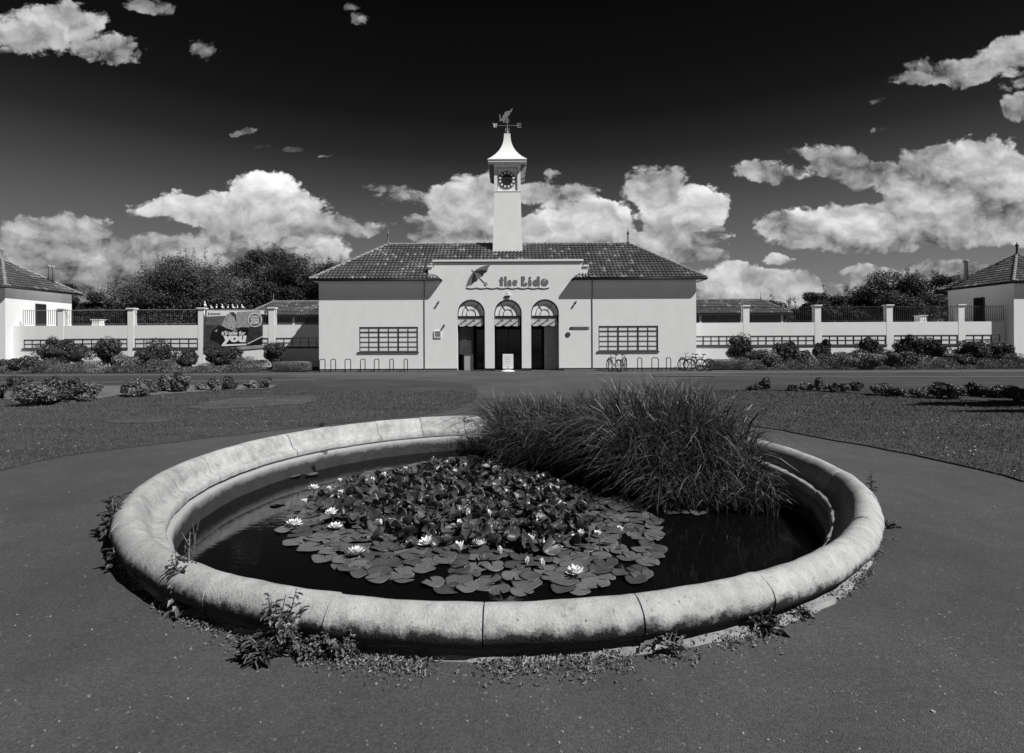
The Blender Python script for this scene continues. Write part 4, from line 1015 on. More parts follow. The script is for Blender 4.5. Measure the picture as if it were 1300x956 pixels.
a, b2 = Bp(815, 372), Bp(945, 322); put_text(m, '£20', a[0], b2[0], a[1], b2[1], YBn-.042, .03, .2); m.build('badge_lettering', m_white, bn)
m = MB(); a, b2 = Bp(380, 545), Bp(742, 478); put_text(m, "it's now for", a[0], b2[0], a[1], b2[1], YBn-.046, .025, .15)
a, b2 = Bp(382, 690), Bp(760, 548); put_text(m, "you", a[0], b2[0], a[1], b2[1], YBn-.046, .06, .15); m.prism([Bp(380,685),(Bp(750,672)),Bp(752,695),Bp(382,712)], YBn-.044, YBn-.040); m.build('slogan', m_white, bn)
m = MB(); x_ = 180
for w_ in (14, 8, 30, 22, 18, 26, 20): m.prism([Bp(x_, 200), Bp(x_+w_, 199), Bp(x_+w_, 228), Bp(x_, 230)] if w_ == 14 else [Bp(x_, 210), Bp(x_+w_, 209), Bp(x_+w_, 224), Bp(x_, 226)], YBn-.036, YBn-.033); x_ += w_+8
m.build('small_print', gB, bn)
bpart('lower_strip', [(600,720),(1000,690),(1040,735),(620,770)], 11, gC)
m = MB()
m.prism([Bp(640,775),Bp(1000,760),Bp(1050,910),(Bp(720,940))], YBn+.02, YBn+.04); m.build('white_flap', m_white, bn)

# ------------------------------------------------------------------ vegetation helpers
def ell_points(n, c, r, shell=.5):
    d = NR.normal(size=(n, 3)); d /= np.linalg.norm(d, axis=1)[:, None]
    rad = 1-(NR.rand(n)**1.0)*(1-shell); rad = np.where(NR.rand(n) < .25, NR.rand(n)**.4, rad)
    return np.array(c)+d*rad[:, None]*np.array(r), d
def foliage(mb, c, r, n, size, mi=0, shell=.6, up=.35, lump=.22, nl=14, zmin=0.02, aspect=.5):
    # leaves gathered in lumps over an uneven ellipsoid
    d = NR.normal(size=(nl, 3)); d /= np.linalg.norm(d, axis=1)[:, None]
    cen = np.array(c)+d*np.array(r)*NR.uniform(.2, .88, size=(nl, 1))
    rl_ = NR.uniform(.2, .55, size=nl)
    per = n//nl
    for k in range(nl):
        p, dn = ell_points(per, cen[k], np.array(r)*rl_[k]*(1+lump*NR.uniform(-1, 1)), shell)
        out = (p-np.array(c))/np.array(r); nor = dn*.6+out*.5+np.array([0, 0, up])+NR.normal(size=p.shape)*.35
        k2 = p[:, 2] > zmin; p = p[k2]; nor = nor[k2]
        mb.leaves(p, nor, size*NR.uniform(.6, 1.35, size=len(p)), mi, aspect)
def shrub(name, px, py_base, w, h, mt, label, cat='shrub', group=None, n=900, size=.05, D=None, stem=False, nl=14, aspect=.5, lift=0):
    if D is None: b_ = G(px, py_base)
    else: b_ = Vector((X_(px, D), D, 0))
    Dd = b_.y; W_ = w*Dd/F/2; H_ = h*Dd/F
    t_ = thing(name, (b_.x, b_.y, 0), label, cat, group)
    m = MB(); zc = lift+(H_-lift)*.5
    foliage(m, (b_.x, b_.y, zc), (W_*.9, W_*.8, (H_-lift)*.5*.95), n, size, 0, nl=nl, aspect=aspect)
    m.build('foliage', mt, t_)
    m = MB()
    for k in range(4):
        a = R.random()*6.28; m.tube([(b_.x+.03*math.cos(a), b_.y+.03*math.sin(a), 0), (b_.x+W_*.3*math.cos(a), b_.y+W_*.3*math.sin(a), zc)], [.03, .012], 5)
    m.build('stem', m_bark, t_)
    return t_

# ---- low bushes in the two flower beds
LB = [(-12,507,36,26,0),(24,496,30,20,0),(44,515,46,28,1),(68,512,38,32,0),(88,508,32,30,0),(110,509,38,24,2),(171,503,38,25,1),(193,499,15,14,2),(208,497,22,20,1),(228,498,28,24,1),(255,495.5,14,10,3),(273,496,20,18,1),(290,495,20,20,0),(320,493.5,18,10,3),(338,492.5,18,14,1)]
mm4 = [m_leafd, m_leafm, m_leafg, m_leafl]; nm4 = ['dark', 'speckled', 'grey-green', 'pale']
for k, (x, y, w, h, q) in enumerate(LB):
    shrub('low_bush', x, y+1, w*1.12, h*1.12, mm4[q], '%s low bush from the left in the left flower bed, %s and rounded' % (ORD[k], nm4[q]), 'bush', 'low bushes in the left flower bed', n=5500 if w > 25 else 2600, size=.085, nl=26)
RB = [(958,495,18,8,0),(970,494.5,16,13,0),(1006,496,13,8,0),(1022,495.5,16,9,3),(1041,496.5,17,15,2),(1058,498,15,11,0),(1073,498,15,11,1),(1086,497,18,12,0),(1121,502,28,14,2),(1138,503,22,11,0),(1170,505,22,14,3),(1192,506,32,19,0),(1212,507,30,16,1),(1239,504,24,17,0),(1266,506,30,15,2),(1291,511,34,18,0)]
for k, (x, y, w, h, q) in enumerate(RB):
    shrub('low_bush', x, y+1, w*1.15, h*1.2, mm4[q], '%s low bush from the left in the right flower bed, %s' % (ORD[k], nm4[q]), 'bush', 'low bushes in the right flower bed', n=3200 if w > 20 else 1800, size=.085, nl=20)

# ---- shrubs in the border before the terraces: px, width, height(px above base), depth, kind, lift
def bshrub(lst, side):
    for k, (px, w, ytop, D, q, lift) in enumerate(lst):
        lift *= .55; w *= R.uniform(1.05, 1.25); ytop += R.uniform(-3, 2)
        zt = P(px, ytop, D).z; h = zt*F/D
        kind = {0: (m_leafd, 'dark'), 1: (m_leafm, 'mid-green'), 2: (m_leafg, 'spiky grey'), 3: (m_leafl, 'pale flowering')}[q]
        lab = '%s border shrub from the left before the %s terrace wall, %s%s' % (ORD[k] if k < 16 else 'last', side, kind[1], '')
        shrub('border_shrub', px, 0, w, h, kind[0], lab, 'shrub', 'shrubs along the %s terrace wall' % side, n=int(4200*w/30), size=.17, D=D, nl=26, aspect=.34, lift=lift)
bshrub([(12, 24, 457, 33, 1, 0),(38, 38, 450, 32.6, 0, 0),(66, 34, 427, 33.8, 0, .45),(92, 40, 429, 34, 0, .5),(139, 38, 427, 33.6, 0, .45),(158, 32, 450, 32.8, 3, 0),(176, 28, 446, 32.9, 3, 0),(193, 46, 433, 33.0, 0, 0),(240, 28, 441, 33.4, 0, .3),(272, 24, 441, 33.8, 0, .35),(293, 36, 441, 33.6, 0, .25),(347, 30, 432, 33.5, 0, .35)], 'left')
bshrub([(938, 34, 425, 33.8, 0, .6),(969, 42, 442, 33.2, 2, 0),(999, 34, 427, 33.6, 0, .4),(1018, 26, 446, 33.2, 2, 0),(1043, 25, 426, 33.8, 0, .6),(1065, 34, 447, 33, 3, 0),(1090, 52, 442, 32.6, 3, 0),(1104, 33, 426, 34.4, 0, .6),(1136, 50, 445, 32.7, 2, 0),(1155, 35, 426, 34.2, 0, .55),(1187, 32, 430, 33.9, 0, .7),(1216, 34, 446, 33.2, 1, 0),(1235, 40, 433, 33.7, 0, .5),(1267, 34, 427, 33.9, 0, .3),(1290, 24, 452, 33, 0, 0)], 'right')
for px, lab in ((371, 'clipped pale box hedge beside the left end of the entrance hall'), (922, 'clipped pale box hedge beside the right end of the entrance hall')):
    D = 32.6; x = X_(px, D); t_ = thing('clipped_hedge', (x, D, 0), lab, 'hedge')
    m = MB(); Nn = 9000; q = NR.rand(Nn, 3)*2-1
    ax = np.argmax(np.abs(q), axis=1); q[np.arange(Nn), ax] = np.sign(q[np.arange(Nn), ax])*NR.uniform(.85, 1.0, Nn)
    q /= np.maximum(1, (np.abs(q)**6).sum(1)**(1/6))[:, None]
    hw = 24*D/F; p = q*np.array([hw, .42, .28])+np.array([x, D, .33]); p += NR.normal(size=p.shape)*.012
    m.leaves(p, q+NR.normal(size=q.shape)*.4, .05*NR.uniform(.6, 1.4, Nn), 0); m.box(x-hw*.9, x+hw*.9, D-.34, D+.34, .08, .52)
    m.build('foliage', m_hedge, t_); m = MB()
    for i in range(7): m.tube([(x-hw*.8+i*hw*.27, D, 0), (x-hw*.8+i*hw*.27, D, .15)], .02, 5)
    m.build('stem', m_bark, t_)
# ground cover in the border
for x0, x1, Yc in ((-32.5, -15.0, 32.3), (13.5, 32.3, 32.4)):
    m = MB(); Nn = 38000
    xx = NR.uniform(x0, x1, Nn); yy = Yc+NR.uniform(-.75, 1.6, Nn)
    hh = .46+.2*np.sin(xx*1.1)+.16*np.sin(xx*2.7+1)+.12*np.sin(xx*6.1)
    zz = NR.rand(Nn)**.6*np.maximum(.1, hh)*np.clip((yy-(Yc-.85))*2.2, .15, 1)
    m.leaves(np.stack((xx, yy, zz+.02), 1), NR.normal(size=(Nn, 3))*.6+np.array([0, -.3, .8]), .09*NR.uniform(.5, 1.3, Nn), 0, .4)
    m.build('ground_cover', m_leafm, kind='stuff')

# ---- trees
def tree(px, py_top, wpx, D, mt, label, group, bottom=1.5, n=15000, leaf=.26, wisp=0, nclump=46, name='broadleaf_tree'):
    x = X_(px, D); zt = P(px, py_top, D).z; rw = wpx*D/F/2
    t_ = thing(name, (x, D, 0), label, 'tree', group)
    zc = (zt+bottom)/2; rh = (zt-bottom)/2
    tr = MB(); tr.tube([(x, D, -.05), (x+.1, D, zc*.5), (x, D+.05, zc), (x+.1, D, zt*.82)], [.32, .26, .17, .05], 8)
    cl = []
    k = 0
    while len(cl) < nclump:
        k += 1
        a = R.uniform(0, 2*PI); el_ = math.asin(R.uniform(-.75, 1)); rr_ = R.uniform(.25, .90)
        c_ = Vector((x+rw*rr_*math.cos(a)*math.cos(el_)*(1 if rr_ else 1), D+rw*.75*rr_*math.sin(a)*math.cos(el_), zc+rh*rr_*math.sin(el_)))
        cl.append(c_)
    for c_ in cl[:22]:
        h0 = R.uniform(.25, .6)*zt; st = Vector((x, D, h0)); mid = st.lerp(c_, .5)+Vector((0, 0, .3))
        tr.tube([st, mid, c_], [.10, .06, .02], 5)
    tr.build('trunk', m_bark, t_)
    m = MB(); per = int(n*3.2)//nclump
    for c_ in cl:
        s_ = R.uniform(.65, 1.15)*max(1.0, rw*.34)
        p, dn = ell_points(per, c_, (s_, s_, s_*.62), .35)
        nor = dn*.5+np.array([.1, -.1, .7])+NR.normal(size=p.shape)*.45
        m.leaves(p, nor, leaf*1.0*NR.uniform(.6, 1.3, per), 0, .5)
    for k in range(wisp+4):                      # twigs that stand out of the crown
        a = R.uniform(0, PI); b0 = Vector((x+rw*.72*math.cos(a), D+R.uniform(-1, 1), zc+rh*.78*math.sin(a)))
        d = Vector((math.cos(a)*.7+R.uniform(-.3, .4), 0, math.sin(a)+.5)).normalized()*R.uniform(.9, 1.9)
        q = NR.rand(60)[:, None]; p = np.array(b0)+q*np.array(d)+NR.normal(size=(60, 3))*.14
        m.leaves(p, NR.normal(size=(60, 3)), leaf*.9*NR.uniform(.5, 1.2, 60), 0, .4)
    m.build('crown', mt, t_)
m_tree1 = mat('tree_leaf_mid', .062, .5, .4, .8, 0, 1, .3, extra=tree_extra); m_tree2 = mat('tree_leaf_dark', .036, .5, .4, .8, 0, 1, .3, extra=tree_extra)
TG = 'trees behind the left terrace'
tree(240, 318, 178, 66, m_tree1, 'broad spreading tree behind the banner, widest crown of the left group', TG, 1.0, 26000, .26, 10, 64)
tree(352, 311, 122, 70, m_tree2, 'tall dark round-topped tree right of the broad spreading tree', TG, 1.0, 22000, .25, 0, 56)
tree(420, 328, 100, 72, m_tree2, 'wispy tree half hidden by the left slope of the main roof', TG, 1.0, 15000, .25, 18, 40)
tree(112, 369, 60, 66, m_tree2, 'low dark tree just right of the left pavilion', TG, .8, 12000, .25, 0, 34)
tree(148, 374, 44, 70, m_tree1, 'small low tree between the pavilion and the broad tree', TG, .8, 8000, .25, 0, 26)
tree(83, 355, 26, 80, m_tree2, 'little far tree showing just above the left pavilion roof', TG, 2, 5000, .28, 0, 16)
tree(190, 372, 60, 74, m_tree2, 'dark tree filling behind the left railing near the banner', TG, .5, 9000, .28, 0, 28)
tree(300, 372, 90, 76, m_tree2, 'dark tree low between the two big left trees', TG, .5, 10000, .28, 0, 30)
TG = 'trees behind the right terrace'
tree(984, 379, 74, 76, m_tree2, 'low sparse tree behind the end of the rear pavilion roof', TG, .5, 8000, .28, 6, 26)
tree(1045, 363, 72, 68, m_tree2, 'dark upright tree behind the second pier of the right terrace', TG, .5, 13000, .25, 6, 34)
tree(1090, 364, 84, 72, m_tree2, 'low broad tree between two taller ones on the right', TG, .5, 11000, .26, 4, 30)
tree(1140, 345, 112, 68, m_tree1, 'largest bushy tree of the right group with ragged top', TG, .5, 22000, .25, 16, 52)
tree(1200, 348, 92, 72, m_tree2, 'dark tree partly behind the right pavilion roof', TG, .5, 14000, .26, 10, 36)
tree(1245, 372, 70, 76, m_tree2, 'dark tree hidden behind the right pavilion', TG, .5, 9000, .26, 0, 26)
tree(1015, 383, 70, 82, m_tree2, 'far dark tree low behind the right railing', TG, .5, 7000, .3, 0, 22)
# a tree to the right of the view whose shade lies on the right lawn
def side_tree(x, y, zc, rx, ry, rz, label):
    t_ = thing('broadleaf_tree', (x, y, 0), label, 'tree', 'trees beside the right lawn')
    m = MB(); m.tube([(x, y, 0), (x+.1, y, zc*.5), (x, y, zc)], [.2, .15, .08], 8)
    for k in range(8): m.tube([(x, y, zc*.8), (x+R.uniform(-.7, .7)*rx, y+R.uniform(-.6, .6)*ry, zc+R.uniform(-.3, .5)*rz)], [.06, .02], 5)
    m.build('trunk', m_bark, t_)
    m = MB(); foliage(m, (x, y, zc), (rx, ry, rz), 16000, .2, 0, nl=26); m.build('crown', m_tree1, t_)
side_tree(18.9, 11.0, 7.3, 3.4, .55, .8, 'flat-crowned tree standing to the right of the lawn')
side_tree(18.6, 9.7, 7.0, 2.8, .35, .5, 'thin-crowned tree standing nearer beside the right lawn')

# ------------------------------------------------------------------ bicycle stands and bicycles
BG = 'bicycle hoops along the front wall'
hoop = None
def hoop_at(px, D, rz, label):
    global hoop
    loc = (X_(px, D), D, 0)
    if hoop is None:
        hoop = thing('bicycle_hoop', (0,0,0), label, 'bicycle stand', BG)
        r_ = .14; w_ = .36; pts = [(0, -w_, -.02), (0, -w_, .76-r_)]
        pts += [(0, -w_+r_-r_*math.cos(a), .76-r_+r_*math.sin(a)) for a in [PI/2*i/6 for i in range(1, 7)]]
        pts += [(0, w_-r_+r_*math.sin(a), .76-r_+r_*math.cos(a)) for a in [PI/2*i/6 for i in range(0, 7)]]
        pts += [(0, w_, -.02)]
        m = MB(); m.tube(pts, .026, 8); m.build('tube', mat('hoop_paint', .035, .45, .1, 5, 0, 1, .4), hoop, smooth=True)
        for s_ in (-1, 1): m = MB(); m.lathe([(.06, 0), (.06, .012)], (0, s_*w_, 0), 12); m.build('foot_plate', m_metal, hoop)
        hoop.location = loc; hoop.rotation_euler = (0, 0, rz)
    else: dup(hoop, loc, rz, label, BG)
lx = [409, 423, 441.5, 460.5, 478, 497, 515]
for k, px in enumerate(lx): hoop_at(px, 31.5, math.radians(-6+R.uniform(-4, 4)), '%s bicycle hoop from the left along the wall left of the arches' % ORD[k])
for k, (px, a) in enumerate(((774.5, 8), (793, 4), (812, 6), (831.5, 16), (848.6, 4), (866.3, 5), (881, 6))):
    hoop_at(px, 31.6, math.radians(a), '%s bicycle hoop from the left along the wall right of the arches' % ORD[k])
bk = thing('bicycle', (0,0,0), '', 'bicycle', 'bicycles parked at the hoops')
def ring(mb, cx, cz, r_, t_, n=28, k=6, mi=0):
    pts = [(cx+r_*math.cos(2*PI*i/n), 0, cz+r_*math.sin(2*PI*i/n)) for i in range(n+1)]
    mb.tube(pts, t_, k, mi, cap=False)
for cx in (-.53, .53):
    m = MB(); ring(m, cx, .34, .325, .02); w_ = m.build('wheel', m_tyre, bk, smooth=True)
    m = MB(); ring(m, cx, .34, .30, .01); m.build('rim', m_bikef, w_)
    m = MB()
    for i in range(14): a = 2*PI*i/14; m.tube([(cx, 0, .34), (cx+.3*math.cos(a), 0, .34+.3*math.sin(a))], .003, 4)
    m.tube([(cx, -.05, .34), (cx, .05, .34)], .02, 8); m.build('spokes', m_metal, w_)
m = MB(); bb = (-.08, 0, .30); st = (-.22, 0, .78); hd = (.36, 0, .80); hb = (.40, 0, .66)
for a, b_ in ((bb, st), (bb, hb), (st, hd), (hd, hb)): m.tube([a, b_], .019, 8)
for s_ in (-.05, .05): m.tube([bb, (-.53, s_, .34)], .011, 6); m.tube([(-.20, 0, .72), (-.53, s_, .34)], .010, 6)
m.build('frame', m_bikef, bk)
m = MB()
for s_ in (-.05, .05): m.tube([(.40, s_*.6, .66), (.53, s_, .34)], .013, 6)
m.tube([(.40, 0, .66), (.35, 0, .95)], .016, 8); m.build('fork', m_bikef, bk)
m = MB(); m.tube([(.30, -.30, 1.02), (.36, -.18, 1.0), (.38, 0, .97), (.36, .18, 1.0), (.30, .30, 1.02)], .014, 8); m.build('handlebar', m_dark, bk)
m = MB(); m.tube([st, (-.25, 0, .93)], .014, 8); m.blob((-.27, 0, .95), (.14, .07, .03)); m.build('saddle', m_dark, bk)
m = MB(); m.tube([(-.08, -.06, .30), (-.08, .06, .30)], .02, 8); m.tube([(-.08, -.08, .30), (.04, -.08, .19)], .01, 6); m.tube([(-.08, .08, .30), (-.20, .08, .41)], .01, 6); m.box(.0, .09, -.16, -.09, .175, .2); m.box(-.25, -.16, .09, .16, .4, .42); m.build('crankset', m_chrome, bk)
m = MB()
for cx in (-.53, .53): m.tube([(cx+.37*math.cos(a), 0, .34+.37*math.sin(a)) for a in [math.radians(40+i*12) for i in range(10)]], .018, 6)
m.build('mudguard', m_dark, bk)
bk.location = (X_(779, 31.4), 31.35, 0); bk.rotation_euler = (0, 0, math.radians(110)); bk['label'] = 'leftmost bicycle parked end-on below the right window'
dup(bk, (X_(791.5, 31.4), 31.4, 0), math.radians(66), 'second bicycle from the left, parked end-on below the right window')
dup(bk, (X_(879.5, 31.5), 31.7, 0), math.radians(140), 'bicycle leaning at the hoop near the hedge, behind the end one')
dup(bk, (X_(888, 31.2), 31.3, 0), math.radians(165), 'rightmost bicycle seen side-on at the corner of the building')

# ------------------------------------------------------------------ pond
PC = Vector((-.13, 6.95, 0))
pond = thing('ornamental_pond', PC, 'round raised stone pond with broad rolled coping full of water lilies', 'pond')
prof = [(3.90, -.02), (3.91, .05), (3.955, .06), (4.005, .09), (4.03, .135), (4.03, .18), (4.01, .225), (3.975, .26), (3.93, .283), (3.89, .285), (3.85, .27), (3.815, .24), (3.785, .195), (3.765, .145), (3.745, .10), (3.715, .07), (3.68, .058), (3.645, .052), (3.625, .035), (3.62, .0), (3.62, -.03), (3.90, -.02)]
NS = 28
for k in range(NS):
    a0 = math.radians(-90.5+360*k/NS); a1 = a0+2*PI/NS; gp = .0011
    dr = R.uniform(-.008, .008); dz = R.uniform(-.004, .006); tl = R.uniform(-.004, .004)
    m = MB(); J = 12; n_ = len(prof)-1; vs = []
    for j in range(J+1):
        q = j/J; a = a0+gp+(a1-a0-2*gp)*q; e_ = .0
        for r_, z in prof[:-1]:
            cr_, cz_ = 3.85, .13; r2 = r_+(cr_-r_)*e_*1.5; z2 = z+(cz_-z)*e_*1.5
            w_ = .004*math.sin(a*37+r_*20)+.003*math.sin(a*91+z*50)
            vs.append((PC.x+(r2+dr+w_)*math.cos(a), PC.y+(r2+dr+w_)*math.sin(a), z2+dz+tl*(q-.5)*2))
    fs_ = [(j*n_+i, j*n_+(i+1) % n_, (j+1)*n_+(i+1) % n_, (j+1)*n_+i) for j in range(J) for i in range(n_)]
    fs_ += [tuple(range(n_-1, -1, -1)), tuple(range(J*n_, (J+1)*n_))]
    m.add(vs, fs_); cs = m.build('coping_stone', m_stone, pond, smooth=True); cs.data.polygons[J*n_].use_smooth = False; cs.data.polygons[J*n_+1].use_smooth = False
    cs.data.set_sharp_from_angle(angle=math.radians(50))
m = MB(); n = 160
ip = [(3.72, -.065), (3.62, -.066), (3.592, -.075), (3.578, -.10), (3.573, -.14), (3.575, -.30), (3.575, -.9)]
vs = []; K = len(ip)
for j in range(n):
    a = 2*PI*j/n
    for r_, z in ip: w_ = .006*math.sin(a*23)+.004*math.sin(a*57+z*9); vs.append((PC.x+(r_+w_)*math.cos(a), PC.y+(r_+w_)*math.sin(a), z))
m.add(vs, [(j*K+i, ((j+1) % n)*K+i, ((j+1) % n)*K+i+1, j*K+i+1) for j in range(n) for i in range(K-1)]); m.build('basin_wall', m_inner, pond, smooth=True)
m = MB(); n = 360; vs = []
for j in range(n):
    a = 2*PI*j/n; am = math.degrees(a) if a < PI else math.degrees(a)-360
    ex = .0+.075*math.exp(-((am+62)/16)**2)+.02*math.exp(-((am+100)/20)**2)
    ro_ = 3.965+ex+.006*math.sin(a*31)+.005*math.sin(a*83+1)+R.uniform(-.003, .003)
    for r_, z in ((3.80, .03), (3.92, .03), (ro_-.02, .022), (ro_, .0)): vs.append((PC.x+r_*math.cos(a), PC.y+r_*math.sin(a), z))
m.add(vs, [(j*4+i, ((j+1) % n)*4+i, ((j+1) % n)*4+i+1, j*4+i+1) for j in range(n) for i in range(3)][::1]); m.build('footing', m_plinth, pond)
WZ = -.33
m = MB(); m.v = [(PC.x+3.62*math.cos(2*PI*i/96), PC.y+3.62*math.sin(2*PI*i/96), WZ) for i in range(96)]; m.f = [tuple(range(96))]; m.m = [0]
# the asphalt sheet has a hole under the pond: rebuild it as a ring and far sheet
m.build('pond_water', m_water, kind='structure')
m = MB(); m.v = [(PC.x+3.62*math.cos(2*PI*i/96), PC.y+3.62*math.sin(2*PI*i/96), -.9) for i in range(96)]; m.f = [tuple(range(96))]; m.m = [0]
m.build('floor', m_black, pond)
gobj = bpy.data.objects['ground']; me = gobj.data
n = 64; vs = [(PC.x+3.8*math.cos(2*PI*i/n), PC.y+3.8*math.sin(2*PI*i/n), 0) for i in range(n)]
sq = []
for i in range(n):
    a = 2*PI*i/n; s_ = 1/max(abs(math.cos(a)), abs(math.sin(a))); sq.append((PC.x+1500*s_*math.cos(a), PC.y+1500*s_*math.sin(a), 0))
me.clear_geometry(); me.from_pydata(vs+sq, [], [(i, i+n, (i+1) % n+n, (i+1) % n) for i in range(n)]); me.update()

# ---- lily pads
def pad_mesh(name, r_, curl, up, mt, seed):
    rs = random.Random(seed); n = 20; vs = [(0, 0, 0)]; nt_ = rs.uniform(.10, .22)
    rings = (.45, .8, 1.0); ph = rs.random()*6
    for q in rings:
        for j in range(n):
            a = nt_+(2*PI-2*nt_)*j/(n-1); rr_ = r_*q*(1+.05*math.sin(3*a+ph)+.03*rs.uniform(-1, 1))
            z = up*(q**2)*r_*(.5+.5*math.sin(2*a+ph))*rs.uniform(.9, 1.1)+curl*(q**3)*r_*math.sin(3*a+ph*2)*.5
            vs.append((rr_*math.cos(a), rr_*math.sin(a), z))
    fs_ = [(0, 1+j, 2+j) for j in range(n-1)]
    for k in range(2):
        o = 1+k*n; fs_ += [(o+j, o+n+j, o+n+j+1, o+j+1) for j in range(n-1)]
    me = bpy.data.meshes.new(name)
    N0 = len(vs); bot = [(x, y, z-.004) for x, y, z in vs]       # real thickness
    rim = [1+2*n+j for j in range(n)]
    f2 = fs_+[tuple(i+N0 for i in f[::-1]) for f in fs_]+[(rim[j], rim[j]+N0, rim[j+1]+N0, rim[j+1]) for j in range(n-1)]
    me.from_pydata(vs+bot, [], f2); me.materials.append(mt); me.polygons.foreach_set('use_smooth', [True]*len(f2)); me.update()
    return me
flat = [pad_mesh('lily_pad', 1.0, .12, .10, m_pad, s) for s in range(6)]
rais = [pad_mesh('lily_leaf', 1.0, .35, .7, m_padu, s+20) for s in range(8)]
region = [(352,676),(372,652),(400,626),(450,605),(520,591),(600,580),(650,590),(700,612),(760,622),(800,636),(832,655),(838,690),(836,722),(815,742),(760,750),(700,754),(640,750),(600,752),(545,748),(520,742),(480,736),(455,729),(425,722),(405,706),(370,690)]
rpoly = [(G(x, y, WZ).x, G(x, y, WZ).y) for x, y in region]
upoly = [(G(x, y, WZ).x, G(x, y, WZ).y) for x, y in [(400,640),(450,612),(540,597),(610,588),(690,612),(745,632),(765,665),(740,700),(690,708),(640,700),(590,694),(520,700),(470,690),(430,668)]]
xs_ = [p[0] for p in rpoly]; ys_ = [p[1] for p in rpoly]
pads = []; tries = 0
while len(pads) < 560 and tries < 60000:
    tries += 1
    x, y = R.uniform(min(xs_), max(xs_)), R.uniform(min(ys_), max(ys_))
    if not inpoly(np.array([x]), np.array([y]), rpoly)[0]: continue
    r_ = R.uniform(.085, .135)
    if any((x-a)**2+(y-b2)**2 < (.74*(r_+c_))**2*.55 for a, b2, c_ in pads): continue
    pads.append((x, y, r_))
pads += [(G(x, y, WZ).x, G(x, y, WZ).y, .10) for x, y in ((868,650),(852,651),(885,652),(828,683),(832,700),(352,640),(372,605),(395,603))]
raised = []; tries = 0
while len(raised) < 900 and tries < 60000:
    tries += 1
    x, y = R.uniform(min(xs_), max(xs_)), R.uniform(min(ys_), max(ys_))
    if not inpoly(np.array([x]), np.array([y]), upoly)[0]: continue
    raised.append((x, y, R.uniform(.055, .10)))
allp = [('f', x, y, r_) for x, y, r_ in pads]+[('r', x, y, r_) for x, y, r_ in raised]
allp.sort(key=lambda t: -t[3]/t[2])
cnt = 0; rest = {'f': MB(), 'r': MB()}
zi = 0
for kd, x, y, r_ in allp:
    zi += 1
    if kd == 'f': M4 = Matrix.Translation((x, y, WZ+.006+R.uniform(0, .016)))@Matrix.Rotation(R.uniform(0, 6.28), 4, 'Z')@Matrix.Rotation(R.gauss(0, .05), 4, 'X')@Matrix.Scale(r_, 4); me = R.choice(flat)
    else: M4 = Matrix.Translation((x, y, WZ+R.uniform(.015, .11)))@Matrix.Rotation(R.uniform(0, 6.28), 4, 'Z')@Matrix.Rotation(R.gauss(0, .6), 4, 'X')@Matrix.Rotation(R.gauss(0, .45), 4, 'Y')@Matrix.Scale(r_, 4); me = R.choice(rais)
    if cnt < 298:
        cnt += 1
        o = bpy.data.objects.new('lily_pad', me); C.objects.link(o); o.matrix_world = M4
        if kd == 'f': tag(o, 'flat round lily pad floating among many on the pond', 'lily pad', 'flat lily pads on the pond')
        else: tag(o, 'curled lily leaf standing up out of the pond water', 'lily leaf', 'raised lily leaves in the pond')
    else:
        rest[kd].add([M4@v.co for v in me.vertices], [tuple(p.vertices) for p in me.polygons])
rest['f'].build('lily_pads', m_pad, smooth=True, kind='stuff'); rest['r'].build('raised_lily_leaves', m_padu, smooth=True, kind='stuff')

# ---- lily flowers
def petal(mb, a, tilt, L_, w, mi=0):
    M4 = Matrix.Rotation(a, 4, 'Z')@Matrix.Rotation(-tilt, 4, 'Y')
    pr = [(0, .25), (.3, .8), (.6, 1.0), (.85, .6), (1, .02)]
    vs = []
    for q, ww in pr:
        for s_ in (-1, 0, 1): vs.append(M4@Vector((L_*q, s_*w*ww/2, .10*L_*q*q+(0.05*L_ if s_ else 0))))
    fs_ = [(i*3+j, i*3+j+1, (i+1)*3+j+1, (i+1)*3+j) for i in range(4) for j in range(2)]
    mb.add(vs, fs_, mi)
def flower(kind):
    f = thing('water_lily', (0,0,0), '', 'flower', 'white water lily flowers')
    m = MB()
    if kind == 0: rings_ = ((9, .20, .095, .036, 0), (8, .65, .088, .034, .3), (7, 1.05, .07, .03, .1))
    elif kind == 1: rings_ = ((7, .9, .085, .038, 0), (6, 1.2, .08, .034, .4))
    else: rings_ = ((5, 1.35, .08, .045, 0), (4, 1.42, .075, .04, .4))
    for n_, tl, L_, w, off in rings_:
        for i in range(n_): petal(m, off+2*PI*i/n_+R.uniform(-.12, .12), tl+R.uniform(-.12, .12), L_*R.uniform(.9, 1.1), w)
    m.build('petals', m_petal, f, smooth=True)
    m = MB()
    for i in range(14): a = R.random()*6.28; m.tube([(0, 0, .01), (.015*math.cos(a), .015*math.sin(a), .035)], [.004, .003], 4)
    m.build('stamens', m_stamen, f)
    m = MB(); m.tube([(0, 0, .01), (.01, 0, -.16)], .007, 6); m.build('stalk', m_padu, f)
    return f
protos = [flower(0), flower(1), flower(2)]; used = [False]*3
